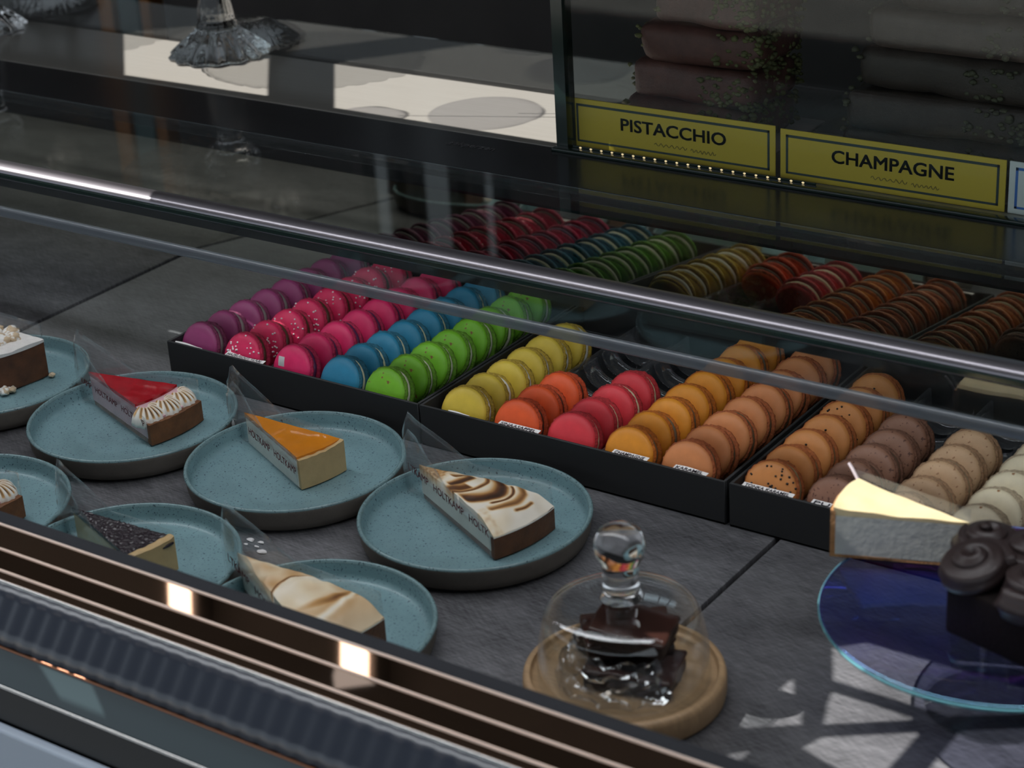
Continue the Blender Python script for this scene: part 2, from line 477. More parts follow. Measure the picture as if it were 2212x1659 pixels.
# unseen ceiling, its holes shaped to throw the sun patches below
S = Vector((-0.600, -0.250, 0.760))          # towards the sun
ZC = 2.35
lit = [  # patches of sunlight: (outline on the surface, height of the surface)
    ([(0.414,-0.111),(0.431,-0.094),(0.54,-0.094),(0.55,-0.12),(0.51,-0.146),(0.431,-0.145)], 0.0),
    ([(0.436,-0.156),(0.495,-0.157),(0.492,-0.161),(0.448,-0.192),(0.44,-0.171)], 0.0),
    ([(0.448,-0.22),(0.453,-0.204),(0.504,-0.168),(0.503,-0.212),(0.493,-0.233)], 0.0),
    ([(0.521,-0.157),(0.556,-0.133),(0.580,-0.163),(0.521,-0.217)], 0.0),
    ([(0.409,-0.15),(0.42,-0.17),(0.406,-0.178)], 0.0),
    ([(0.389,-0.212),(0.432,-0.183),(0.439,-0.197),(0.409,-0.219)], 0.0),
    ([(0.412,-0.264),(0.413,-0.248),(0.425,-0.235),(0.425,-0.257)], 0.0),
    ([(0.385,-0.216),(0.39,-0.208),(0.392,-0.213),(0.389,-0.223)], 0.02),
    ([(-0.703,0.399),(-0.486,0.398),(-0.384,0.279),(-0.578,0.275)], 0.165),
    ([(-0.401,0.398),(-0.06,0.40),(0.019,0.274),(-0.30,0.275)], 0.165),
    ([(-0.484,0.004),(-0.279,0.004),(-0.279,0.026),(-0.484,0.026)], 0.163),
    ([(-3.9,-3.0),(-2.42,-3.0),(-2.42,-1.25),(-3.9,-1.25)], -0.9),
    ([(-0.43,-2.6),(-0.285,-2.6),(-0.285,-1.70),(-0.43,-1.70)], -0.9),
    ([(0.438,0.004),(0.482,0.004),(0.482,0.026),(0.438,0.026)], 0.163),
    ([(0.502,-0.086),(0.408,-0.124),(0.396,-0.10),(0.396,-0.066),(0.412,-0.06)], 0.104),
    ([(0.03,-0.428),(0.082,-0.428),(0.088,-0.441),(0.045,-0.441)], 0.036),
]
from mathutils.geometry import delaunay_2d_cdt
cv, ce, holes = [], [], []
def loop(pts):
    k = len(cv)
    cv.extend(Vector(p) for p in pts)
    ce.extend((k + i, k + (i+1) % len(pts)) for i in range(len(pts)))
loop([(-7.5, -4.8), (4, -4.8), (4, 2.3), (-7.5, 2.3)])
for pts, z in lit:
    k = (ZC - z)/S.z
    h = [(x + S.x*k, y + S.y*k) for x, y in pts]
    holes.append(h); loop(h)
def inside(p, poly):
    c = False
    for i in range(len(poly)):
        (x1, y1), (x2, y2) = poly[i-1], poly[i]
        if (y1 > p[1]) != (y2 > p[1]) and p[0] < (x2-x1)*(p[1]-y1)/(y2-y1) + x1: c = not c
    return c
ov, oe, of = delaunay_2d_cdt(cv, ce, [], 0, 1e-6)[:3]
bm = NB()
bv = [bm.verts.new((v.x, v.y, ZC)) for v in ov]
for f in of:
    ctr = sum((ov[i] for i in f), Vector((0, 0)))/len(f)
    if not any(inside(ctr, h) for h in holes):
        bm.faces.new([bv[i] for i in f])
r = bmesh.ops.extrude_face_region(bm, geom=list(bm.faces))
for v in r['geom']:
    if isinstance(v, bmesh.types.BMVert): v.co.z += 0.004
struct(obj('ceiling', bm, M['ceil'], smooth=False))

# ------------------------------------------------------------------ the display counter
DC = thing('display_counter', 'long glass-topped pastry display counter with dark steel deck and bronze front rail', 'display counter', (0, 0, -0.9))
def part(name, bm, m, parent=DC, **kw):
    return obj(name, bm, m, parent, world=True, **kw)
for a, b in ((X0, -0.4840), (-0.4780, 0.3170), (0.3208, X1)):
    bm = NB(); rbox(bm, ((a+b)/2, -0.057, -0.006), (b-a, 0.618, 0.012), 0.0012, segs=2)
    part('deck_panel', bm, M['deck'])
bm = NB(); box(bm, X0, X1, -0.365, 0.45, -0.9, -0.013); part('base_cabinet', bm, M['gap'], smooth=False)
bm = NB(); prism_x(bm, [(0.2500,0.0),(0.2582,0.109),(0.2632,0.109),(0.2550,0.0)], X0, X1); part('mirror_panel', bm, M['mirror'], smooth=False)
bm = NB(); prism_x(bm, [(0.2580,0.1093),(0.2574,0.112),(0.2600,0.1505),(0.2645,0.1505),(0.2632,0.1093)], X0, X1); part('back_frame', bm, M['ledge'], smooth=False)
bm = NB(); box(bm, X0, X1, 0.0225, 0.1825, 0.159, 0.165); part('glass_top', bm, M['top_glass'], smooth=False)
bm = NB(); rbox(bm, ((X0+X1)/2, 0.2232, 0.1635), (X1-X0, 0.0815, 0.003), 0.0008, segs=2); part('steel_ledge', bm, M['ledge'], smooth=False)
bm = NB(); rbox(bm, ((X0+X1)/2, 0.332, 0.158), (X1-X0, 0.135, 0.014), 0.0012, segs=2); part('worktop_strip', bm, M['work'], smooth=False)
bm = NB(); box(bm, X0, X1, 0.4005, 0.4055, 0.15, 0.203); part('glass_upstand', bm, M['flap_glass'], smooth=False)
bm = NB(); prism_x(bm, [(0.0225,0.165),(0.014,0.1665),(0.006,0.163),(0.004,0.157),(0.006,0.1525),(0.0225,0.1525)], X0, X1, bev=0.0025); part('aluminium_profile', bm, M['alu'], angle=60)
bm = NB(); prism_x(bm, [(0.0035,0.1600),(0.0025,0.1590),(0.0025,0.1560),(0.0035,0.1555)], X0, X1); part('seal_line', bm, M['green_edge'])
bm = NB(); box(bm, X0, X1, 0.0222, 0.0234, 0.146, 0.1588); part('rear_light_shield', bm, M['alu'], smooth=False)  # lip added to hide the profile lamp from the glass box
bm = NB(); box(bm, X0, X1, 0.0098, 0.0112, 0.1445, 0.1535); part('front_light_shield', bm, M['gap'], smooth=False)  # lip added to keep the profile lamp out of the cloche's reflections
bm = NB(); box(bm, X0, X1, 0.0065, 0.0095, 0.1245, 0.1525); part('glass_flap', bm, M['flap_glass'], smooth=False)
bm = NB(); rbox(bm, ((X0+X1)/2, 0.008, 0.1205), (X1-X0, 0.006, 0.009), 0.002, segs=3); part('flap_edge', bm, M['edge'])
# front rail, from the deck side down to the customer's side
bm = NB(); prism_x(bm, [(-0.362,0.0935),(-0.377,0.0952),(-0.377,0.085),(-0.362,0.083)], X0, X1, bev=0.001); part('seal_strip', bm, M['felt'])
def facet(y0, z0, y1, z1):
    bm = NB(); prism_x(bm, [(y0+0.0012,z0+0.0004),(y0-0.0004,z0+0.0002),(y1,z1),(y1,z1-0.006),(y0+0.0012,z0-0.014)], X0, X1, bev=0.0005, segs=3)
    return part('bronze_step', bm, M['bronze'], smooth=False)
facet(-0.377, 0.0952, -0.3895, 0.0850)
facet(-0.3885, 0.0856, -0.4015, 0.0785)
facet(-0.4005, 0.0790, -0.4055, 0.0752)
for yb, zb in ((-0.3776, 0.0955), (-0.3895, 0.0858), (-0.4015, 0.0791)):  # pale beads added to draw the bright highlights on the step edges
    bm = NB(); tube(bm, [(X0, yb, zb), (X1, yb, zb)], 0.0009, 10); part('edge_glint_bead', bm, M['edge_glint'])
bm = NB(); tube(bm, [(X0,-0.4062,0.0743),(X1,-0.4062,0.0743)], 0.0016, 10); part('steel_bead', bm, M['steel'])
bm = NB()
nx = 1200
rows = []
for j, (y, z) in enumerate(((-0.4065,0.0735),(-0.412,0.067),(-0.418,0.060),(-0.424,0.053),(-0.43,0.0465))):
    rows.append([(X0 + (X1-X0)*i/nx, y - 0.0005*math.sin(2*PI*i*(X1-X0)/nx/0.0145), z) for i in range(nx+1)])
sheet(bm, rows, 0.002); part('ribbed_panel', bm, M['rib'], angle=180)
bm = NB(); tube(bm, [(X0,-0.4305,0.0452),(X1,-0.4305,0.0452)], 0.0013, 10); part('copper_bead', bm, M['copper'])
bm = NB(); prism_x(bm, [(-0.4305,0.0445),(-0.4405,0.0242),(-0.4385,0.0236),(-0.4285,0.0440)], X0, X1); part('trough_panel', bm, M['trough'], smooth=False)
bm = NB(); tube(bm, [(X0,-0.4412,0.0235),(X1,-0.4412,0.0235)], 0.0012, 10); part('steel_bead', bm, M['steel'])
bm = NB(); prism_x(bm, [(-0.4385,0.0225),(-0.448,0.004),(-0.445,0.002),(-0.4365,0.0215)], X0, X1); part('dark_gap', bm, M['gap'], smooth=False)
bm = NB(); rbox(bm, ((X0+X1)/2, -0.4495-0.004, -0.448), (X1-X0, 0.008, 0.904), 0.002); part('front_panel', bm, M['front'])
bm = NB(); box(bm, X0, X1, -0.445, -0.367, -0.9, 0.0); part('kick_box', bm, M['gap'], smooth=False)
bm = NB(); box(bm, X0, X1, -0.375, -0.3665, 0.0, 0.083); part('rail_back', bm, M['gap'], smooth=False)

text('gekperzen', 0.0085, (-0.132, 0.232, 0.1652), (1, 0, 0), (0, 1, 0), M['text_reflection'], DC, width=0.05, name='ledge_reflection')  # reflection of handwriting, painted on the ledge as grey letters
# ------------------------------------------------------------------ plates
PK = 0.0859/0.0877
def plate_mesh():
    bm = NB()
    prof = [(0, 0.0015), (0.060, 0.0012), (0.073, 0.0), (0.080, 0.0006), (0.0838, 0.003), (0.0858, 0.008), (0.0870, 0.0165), (0.0877, 0.0192), (0.0872, 0.0206), (0.0858, 0.0212), (0.0848, 0.0206), (0.0841, 0.0185), (0.0833, 0.0120), (0.0822, 0.0092), (0.0800, 0.0077)]
    mi = [2]*6 + [2, 1, 1, 1, 1, 0, 0, 0]
    r = 0.0795
    while r > 0.004:
        r -= 0.0015
        prof.append((max(r, 0.0), 0.0068 + 0.00035*math.sin(r/0.0042) + 0.0004*(r/0.0795)**2)); mi.append(0)
    prof.append((0.0, 0.0068)); mi.append(0)
    lathe(bm, [(r*PK, z) for r, z in prof], 128, mi=mi)
    return bm
pl0 = obj('plate', plate_mesh(), [M['glaze'], M['rimglaze'], M['clay']], angle=60)
pl_spots = [((-0.3900,-0.1018), 'teal stoneware plate under the sugar-dusted crumble pie slice'),
            ((-0.2178,-0.1018), 'teal stoneware plate under the red raspberry tart, next to the black trays'),
            ((-0.0455,-0.0997), 'teal stoneware plate under the amber glazed slice'),
            ((0.1270,-0.1017), 'teal stoneware plate with a chipped rim under the dark-streaked meringue tart'),
            ((-0.2240,-0.2832), 'teal stoneware plate under the raspberry tart beside the bronze rail'),
            ((-0.0516,-0.2825), 'teal stoneware plate under the dark berry cheesecake'),
            ((0.1208,-0.2821), 'teal stoneware plate under the pale tan meringue tart by the bronze rail')]
for i, ((x, y), lab) in enumerate(pl_spots):
    o = pl0 if i == 0 else pl0.copy()
    if i: COL.objects.link(o)
    o.location = (x, y, 0.0002); o.rotation_euler = (0, 0, i*0.9)
    tag(o, lab, 'plate', 'teal stoneware plates on the deck')

# ------------------------------------------------------------------ slices
ZP = 0.0082     # the plates' inner floor
def wedge(bm, Ln, ha, r0, r1, z0, top, nr=26, na=18, mi=0, mi_side=None, rnd=0.0):
    """wedge-shaped layer, tip at the origin, round end towards +x; top = height or f(r, s)"""
    if mi_side is None: mi_side = mi
    f = top if callable(top) else (lambda r, s: top)
    T, B = [], []
    for i in range(nr+1):
        r = r0 + (r1-r0)*i/nr
        rt, rb = [], []
        for j in range(na+1):
            s = -1 + 2*j/na
            a = s*ha
            x, y = r*math.cos(a), r*math.sin(a)
            rt.append(bm.verts.new((x, y, f(r, s)))); rb.append(bm.verts.new((x, y, z0)))
        T.append(rt); B.append(rb)
    def q(a, b, c, d, m):
        bm.faces.new((a, b, c, d)).material_index = m
    for i in range(nr):
        for j in range(na):
            q(T[i][j], T[i+1][j], T[i+1][j+1], T[i][j+1], mi)
            q(B[i][j], B[i][j+1], B[i+1][j+1], B[i+1][j], mi_side)
        for j in (0, na):
            q(B[i][j], B[i+1][j], T[i+1][j], T[i][j], mi_side)
    for i in (0, nr):
        for j in range(na):
            q(B[i][j], B[i][j+1], T[i][j+1], T[i][j], mi_side)

def n3(x, y, z=0.0, f=1.0):
    return noise.noise(Vector((x*f, y*f, z*f)))

def film(parent, Ln, ha, z0, ztip, zend_a, zend_b, ext=0.016, flap=0.03, side=-1):
    """clear film pinched beyond the tip, standing along both cut sides and rising to a point"""
    def run(s, zend, zt, peak, reach):
        rows = []
        for k in range(9):
            v = k/8
            row = []
            for i in range(31):
                r = -ext + (Ln + ext - 0.002)*i/30
                top = zt + (zend - zt)*max(0, r)/Ln
                q = (r + ext*0.55)
                top += peak*max(0, 1 - q/reach) if q > 0 else peak*max(0.35, 1 + q/0.012)
                off = 0.0014 + 0.0010*n3(r, v, s, 60)
                a = s*ha
                if r > 0: x, y = r*math.cos(a) - s*off*math.sin(a), r*math.sin(a) + s*off*math.cos(a)
                else: x, y = r, s*off*0.7
                row.append((x, y + 0.0025*s*max(0, v - 0.6)*n3(r*1.0, v, 3.0, 30), z0 + (top - z0)*v))
            rows.append(row)
        return rows
    bm = NB()
    sheet(bm, run(-1, zend_a, ztip - 0.008, flap*0.8, Ln*0.55), 0.00015)
    sheet(bm, run(1, zend_b, ztip, flap, Ln*0.5), 0.00015)
    return obj('film_wrap', bm, M['film'], parent, angle=180)

def film_text(flm, root, s, Ln, ha, r0, r1, z, h):
    a = -ha
    xd = Vector((math.cos(a), math.sin(a), 0)); nn = Vector((math.sin(a), -math.cos(a), 0))
    o = xd*r0 + nn*0.0026 + Vector((0, 0, z))
    cu = text(s, h, o, xd, (0, 0, 1), M['redink'], None, width=r1-r0, th=0.0001, fat=0.012)
    cu.parent = flm
    return cu

def slice_root(name, label, tip, mid, cat='cake slice'):
    r = thing(name, label, cat, (tip[0], tip[1], ZP + 0.0002))
    d = Vector((mid[0]-tip[0], mid[1]-tip[1], 0))
    r.rotation_euler = (0, 0, math.atan2(d.y, d.x))
    return r, d.length

def crust_parts(root, Ln, ha, h, m, wall=0.005, base=0.004, jag=0.0006):
    bm = NB()
    wedge(bm, Ln, ha, 0.004, Ln - wall, 0.0, base)
    f = lambda r, s: h + jag*n3(r, s*0.03, 0, 160)
    wedge(bm, Ln, ha, Ln - wall, Ln, 0.0, f, nr=3, na=30)
    return obj('crust', bm, m, root)

def scallop(parent, loc, rz, tilt, k=1.0):
    bm = NB()
    lay = bm.verts.layers.float.new('toast')
    nu, na = 14, 72
    g = []
    for i in range(nu+1):
        u = i/nu
        row = []
        for j in range(na+1):
            a = (-1 + 2*j/na)*rad(78)
            rid = math.cos(a*17)
            R = 0.0205*k*u*(1 + 0.03*rid*u)
            z = 0.0105*k*math.sqrt(max(0.0, 1 - (max(0, u-0.25)/0.75)**2.2)) * min(1, 0.45 + u*1.6) + 0.0009*k*rid*min(1, u*2)*(1 - u**6)
            v = bm.verts.new((R*math.cos(a) , R*math.sin(a)*0.78, z))
            t = max(0, min(1, (rid*-1 - 0.1)/0.5)) * max(0, min(1, (u-0.22)*6)) * max(0, min(1, (0.93-u)*10))
            t = t*(0.6 + 0.4*math.cos(a*1.2 - 0.4)) + 0.18*max(0, 1-abs(u-0.45)*3)
            v[lay] = min(1, t)
            row.append(v)
        g.append(row)
    for i in range(nu):
        for j in range(na):
            if i == 0 and False: continue
            bm.faces.new((g[i][j], g[i+1][j], g[i+1][j+1], g[i][j+1]))
    c = bm.verts.new((0, 0, -0.002))
    edge = [g[nu][j] for j in range(na+1)]
    low = [bm.verts.new((v.co.x*0.97, v.co.y*0.97, -0.003)) for v in edge]
    for j in range(na):
        bm.faces.new((edge[j], edge[j+1], low[j+1], low[j]))
        bm.faces.new((low[j], low[j+1], c))
    bm.transform(Matrix.Translation(Vector(loc)) @ Matrix.Rotation(rz, 4, 'Z') @ Matrix.Rotation(tilt, 4, 'Y'))
    return obj('meringue_shell', bm, M['shell_mer'], parent, angle=180)

def raspberry(label, tip, mid, ha):
    R, Ln = slice_root('raspberry_tart_slice', label, tip, mid)
    crust_parts(R, Ln, ha, 0.0178, M['crust'])
    bm = NB(); wedge(bm, Ln, ha*0.985, 0.002, Ln-0.0052, 0.004, lambda r, s: 0.0275 if r < Ln*0.8 else 0.0275 - (r-Ln*0.8)*0.5); obj('mousse_filling', bm, M['pink_side'], R)
    bm = NB(); wedge(bm, Ln, ha*1.0, 0.0, Ln*0.80, 0.0262, lambda r, s: 0.0292 + 0.0004*n3(r, s*r*0.26, 1, 90), nr=30); obj('raspberry_glaze', bm, M['red_glaze'], R)
    ra = Ln*0.80
    for s in (-0.72, -0.02, 0.68):
        a = s*ha
        scallop(R, (ra*math.cos(a), ra*math.sin(a), 0.0185), a*1.2 + 0.12, 0.18, 0.98)
    fl = film(R, Ln, ha, 0.0004, 0.037, 0.024, 0.036, flap=0.030)
    return R, Ln, fl
ha = 0.262
R, Ln, fl = raspberry('red raspberry tart slice with toasted meringue shells, beside the black macaron tray', (-0.2842,-0.0838), (-0.1752,-0.0915), ha)
film_text(fl, R, 'KAMP   HOLTKAMP   HOLTKAMP', Ln, ha, -0.012, Ln-0.003, 0.0165, 0.0052)
R, Ln, fl = raspberry('raspberry tart slice with toasted meringue shells, beside the bronze rail', (-0.290,-0.268), (-0.1815,-0.283), ha)

# amber glazed cheesecake
ha = 0.215
R, Ln = slice_root('cheesecake_slice', 'cream cheesecake slice with a shiny amber glaze in printed clear film', (-0.1165,-0.0765), (-0.0165,-0.0985))
bm = NB(); wedge(bm, Ln, ha, 0.002, Ln-0.004, 0.0, 0.0238); obj('cheesecake_body', bm, M['cream_side'], R)
bm = NB(); wedge(bm, Ln, ha, Ln-0.004, Ln, 0.0, lambda r, s: 0.0245 + 0.0016*max(0, s)**2 + 0.0006*n3(r, s*0.022, 3, 200), nr=4, na=30); obj('crust', bm, M['cream_crust'], R)
bm = NB(); wedge(bm, Ln, ha*1.0, 0.0, Ln-0.0035, 0.0222, lambda r, s: 0.0262 + 0.0006*n3(r, s*r*0.22, 2, 70), nr=30); obj('amber_glaze', bm, M['amber'], R)
fl = film(R, Ln, ha, 0.0004, 0.036, 0.026, 0.030, ext=0.022, flap=0.030)
film_text(fl, R, 'HOLTKAMP   HOLTKAMP', Ln, ha, 0.012, Ln-0.001, 0.0125, 0.0062)
bm = NB(); blob(bm, (-0.0195, 0.001, 0.007), (0.0013, 0.0013, 0.0065), amp=0.4, freq=2); blob(bm, (-0.0205, 0.0, 0.001), (0.0015, 0.0015, 0.0015)); obj('cream_smear', bm, M['white'], fl)

def toast_dark(t, s):
    w = n3(t*5, s*1.6, 3.0)*0.5
    v = 0.10 + 0.16*max(0, n3(t*7, s*2.2, 1.0))
    def st(c, bow, wid, k, s0=-1.2, s1=1.2, edge=0.12):
        q = t - (c + bow*(s*s - 0.3) + 0.03*w + 0.02*s)
        f = math.exp(-(q/wid)**2) if q < 0 else math.exp(-(q/(wid*0.55))**2)
        m = max(0, min(1, (s - s0)/edge))*max(0, min(1, (s1 - s)/edge))
        return k*f*m
    tipb = max(0, min(1, (0.34 - t)/0.10))*(0.52 + 0.22*n3(t*40, s*5, 7.0))
    v = max(v, tipb, st(0.355, 0.05, 0.055, 0.78, -0.1, 1.0), st(0.425, -0.03, 0.055, 0.98, -0.85, 0.8), st(0.50, -0.06, 0.075, 0.86, -1.1, -0.1),
            st(0.555, -0.08, 0.03, 0.8), st(0.685, -0.13, 0.085, 1.0, -1.0, 1.1), st(0.765, -0.13, 0.018, 0.95, -0.5, 1.0), st(0.835, -0.11, 0.045, 0.72, -0.7, 1.1),
            st(0.905, -0.05, 0.016, 0.8, -0.15, 0.62), 0.42*max(0, min(1, (-0.55 - s)/0.2))*max(0, min(1, (t - 0.72)/0.1))*(0.6 + 0.5*n3(t*30, s*8, 2.0)))
    return min(1, v)
def toast_pale(t, s):
    w = n3(t*4, s*1.5, 8.0)
    v = 0.30 + 0.16*n3(t*5, s*1.3, 4.0) + 0.14*max(0, math.sin((t + 0.06*s*s)*17 + w))
    q = abs(t - (0.475 + 0.05*s*s + 0.015*s + 0.01*w)); v = max(v, 0.86*math.exp(-(q/0.012)**2))
    if 0 < t - (0.485 + 0.05*s*s) < 0.16: v *= 0.45 + 3.4*(t - 0.485 - 0.05*s*s)
    q = t - (0.78 + 0.03*s); v = max(v, (0.74*math.exp(-(q/0.05)**2))*(0.55 + 0.45*max(0, min(1, s + 0.6))))
    q = abs(t - (0.86 - 0.05*s)); v = v*(1 - 0.75*math.exp(-(q/0.018)**2))
    return max(0.02, min(1, v))
def meringue(label, tip, mid, ha, sw, words, dome):
    R, Ln = slice_root('meringue_tart_slice', label, tip, mid)
    crust_parts(R, Ln, ha, 0.0175, M['dark_crust'])
    bm = NB(); wedge(bm, Ln, ha*0.985, 0.002, Ln-0.0052, 0.004, 0.020); obj('lemon_filling', bm, M['cream_side'], R)
    def top(r, s):
        t = r/Ln
        e = min(1.0, (1-t)/0.16)
        return 0.0178 + dome*(math.sin(min(1, e)*PI/2))*(1 - 0.22*s*s) * (0.72 + 0.28*math.sin(t*PI)) + 0.0010*n3(r, s*r*0.25, 5, 110)
    bm = NB(); wedge(bm, Ln, ha*1.0, 0.0, Ln*1.0, 0.0166, top, nr=150, na=60)
    lay = bm.verts.layers.float.new('toast')
    for v in bm.verts:
        r = math.hypot(v.co.x, v.co.y); v[lay] = sw(r/Ln, math.atan2(v.co.y, v.co.x)/ha if r > 1e-6 else 0)*(1.0 if v.co.z > 0.0167 else 0.0)
    obj('torched_meringue', bm, M['swirl'], R, angle=70)
    fl = film(R, Ln, ha, 0.0004, 0.038, 0.023, 0.036, ext=0.018, flap=0.030)
    if words:
        film_text(fl, R, words, Ln, ha, -0.014, Ln-0.002, 0.0175, 0.0060)
    return R
meringue('meringue tart slice torched in dark brown streaks, beside the glass cloche', (0.0640,-0.0835), (0.1775,-0.1065), 0.262, toast_dark, 'LTKAMP   HOLTKAMP   HOLTK', 0.0125)
meringue('pale tan torched meringue tart slice behind the bronze rail', (0.037,-0.2555), (0.1625,-0.288), 0.235, toast_pale, 'LTKAMP   HOLTKAMP   HO', 0.0165)

# dark berry cheesecake
ha = 0.20
R, Ln = slice_root('berry_cheesecake_slice', 'cream cheesecake slice with a dark bumpy berry topping', (-0.1205,-0.2605), (-0.0235,-0.2755))
bm = NB(); wedge(bm, Ln, ha, 0.002, Ln-0.006, 0.0, 0.0235); obj('cheesecake_body', bm, M['berry_body'], R)
bm = NB(); wedge(bm, Ln, ha, Ln-0.0065, Ln, 0.0, lambda r, s: 0.0275 + 0.001*n3(r, s*0.02, 3, 150) - 0.0012*abs(2*(r-Ln+0.0065)/0.0065-1)**2, nr=6, na=30); obj('crust', bm, M['cream_crust'], R)
bm = NB(); blob(bm, (Ln-0.0012, ha*Ln*0.62, 0.0225), (0.0016, 0.006, 0.0014), amp=0.3); obj('berry_streak', bm, M['berry'], R)
bm = NB(); wedge(bm, Ln, ha, 0.0, Ln-0.006, 0.0222, lambda r, s: 0.0262 + 0.0009*n3(r, s*r*0.2, 2, 420), nr=110, na=60); obj('berry_topping', bm, M['berry'], R)
fl = film(R, Ln, ha, 0.0004, 0.034, 0.024, 0.030, ext=0.018, flap=0.030)

# crumble pie
ha = 0.22
R, Ln = slice_root('crumble_pie_slice', 'tall brown crumble pie slice dusted with white sugar', (-0.478,-0.062), (-0.3655,-0.085))
bm = NB(); wedge(bm, Ln, ha, 0.002, Ln, 0.0, lambda r, s: 0.0325 + 0.001*n3(r, s*r*0.22, 0, 90)); obj('pie_body', bm, M['apple_side'], R)
bm = NB(); wedge(bm, Ln, ha*1.0, 0.0, Ln+0.0006, 0.0315, lambda r, s: 0.0345 + 0.0014*n3(r, s*r*0.22, 4, 90)); obj('sugar_dusting', bm, M['sugar'], R)
rr = random.Random(3)
for k, (r, s, q) in enumerate(((0.045,0.1,1.0),(0.058,-0.5,1.2),(0.063,0.55,1.1),(0.074,0.0,1.35),(0.080,0.75,1.3),(0.088,-0.15,1.5),(0.092,0.4,1.1),(0.100,-0.85,1.25),(0.072,-0.75,0.9))):
    bm = NB()
    blob(bm, (r*math.cos(s*ha), r*math.sin(s*ha), 0.0355), (0.0062*q, 0.0048*q, 0.0036*q), sub=3, amp=0.55, freq=1.7, seed=k, M=Matrix.Rotation(rr.uniform(0, 3), 4, 'Z'))
    obj('crumble', bm, M['crumble'], R, angle=180)
for k, (a, q) in enumerate(((-0.6, 1.0), (-0.85, 1.3), (0.95, 0.7))):
    bm = NB(); blob(bm, ((Ln+0.005)*math.cos(a*ha), (Ln+0.005)*math.sin(a*ha), 0.0024*q), (0.0042*q, 0.0036*q, 0.0025*q), sub=3, amp=0.5, freq=1.8, seed=k+20); obj('fallen_crumb', bm, M['crumble'], R, angle=180)
film(R, Ln, ha, 0.0004, 0.052, 0.038, 0.047, ext=0.01, flap=0.012)

# crumbs on the deck
cr = [(-0.015,-0.1885,1.5),(-0.006,-0.1875,1.2),(-0.005,-0.1935,0.9),(0.004,-0.198,1.7),(-0.0145,-0.1945,0.8)]
for i, (x, y, q) in enumerate(cr):
    bm = NB(); blob(bm, (0, 0, 0.0006*q), (0.0022*q, 0.0013*q, 0.0007*q), amp=0.5, freq=1.5, seed=i)
    o = obj('cake_crumb', bm, M['white']); o.location = (x, y, 0)
    tag(o, 'white cake crumb lying on the dark deck between the plates', 'crumb', 'white crumbs on the deck')

# ------------------------------------------------------------------ macaron trays
for x0, x1, lab in ((-0.2745, -0.0008, 'black card tray of purple, pink, blue and green macarons'), (0.0008, 0.2765, 'black card tray of yellow, orange, red and amber macarons'), (0.2800, 0.5560, 'black card tray of seeded, brown and beige macarons')):
    t = 0.0022
    bm = NB()
    rbox(bm, ((x0+x1)/2, 0.120, 0.0012), (x1-x0, 0.240, 0.0022), 0.0005, segs=1)
    for a, b, c, d in ((x0, x1, 0.0, t), (x0, x1, 0.240-t, 0.240), (x0, x0+t, t, 0.240-t), (x1-t, x1, t, 0.240-t)):
        rbox(bm, ((a+b)/2, (c+d)/2, 0.0178), (b-a, d-c, 0.0352), 0.0005, segs=1)
    o = obj('pastry_tray', bm, M['card']); tag(o, lab, 'tray', 'black trays of macarons')

cols = [(-0.2515, -0.2015, -0.1455, -0.0945, -0.0465), (0.0325, 0.0830, 0.1340, 0.1850, 0.2365), (0.3045, 0.3555, 0.4075, 0.4585, 0.5100)]
for k, (x0, x1) in enumerate(((-0.2720, -0.0033), (0.0033, 0.2740), (0.2825, 0.5535))):
    lab = ('clear plastic divider insert between the purple to green macaron rows', 'clear plastic divider insert with empty cells behind the orange and red macarons', 'clear plastic divider insert between the brown and beige macaron rows')[k]
    I = thing('tray_insert', lab, 'tray insert', ((x0+x1)/2, 0.104, 0.0026), 'clear inserts of the macaron trays')
    bm = NB(); box(bm, x0, x1, 0.0026, 0.2372, 0.0025, 0.0036); obj('insert_floor', bm, M['dark_insert'], I, world=True, smooth=False)
    cs = cols[k]
    for a, b in zip(cs, cs[1:]):
        m = (a+b)/2
        bm = NB()
        prism = [(m-0.0026, 0.0037), (m-0.0016, 0.0235), (m-0.0006, 0.0245), (m+0.0006, 0.0245), (m+0.0016, 0.0235), (m+0.0026, 0.0037)]
        A = [bm.verts.new((x, 0.003, z)) for x, z in prism]; B = [bm.verts.new((x, 0.2365, z)) for x, z in prism]
        for i in range(5): bm.faces.new((A[i], A[i+1], B[i+1], B[i]))
        bm.faces.new(A); bm.faces.new(B)
        obj('divider', bm, M['insert'], I, world=True)
    spots = {1: [(cs[1], (0.124, 0.153, 0.182, 0.211)), (cs[2], (0.153, 0.182, 0.211))], 2: [(cs[1], (0.178, 0.207)), (cs[2], (0.178, 0.207)), (cs[3], (0.190, 0.215))]}.get(k, [])
    for cx, ys in spots:
        for y in ys:
            bm = NB()
            rows = []
            for dy, R_ in ((-0.0105, 0.0195), (-0.004, 0.0222), (0.004, 0.0222), (0.0105, 0.0195)):
                rows.append([(cx + R_*math.cos(a), y + dy, 0.0262 + R_*math.sin(a)) for a in [rad(184 + 172*i/24) for i in range(25)]])
            sheet(bm, rows, 0.0003)
            obj('cradle', bm, M['insert'], I, world=True, angle=180)

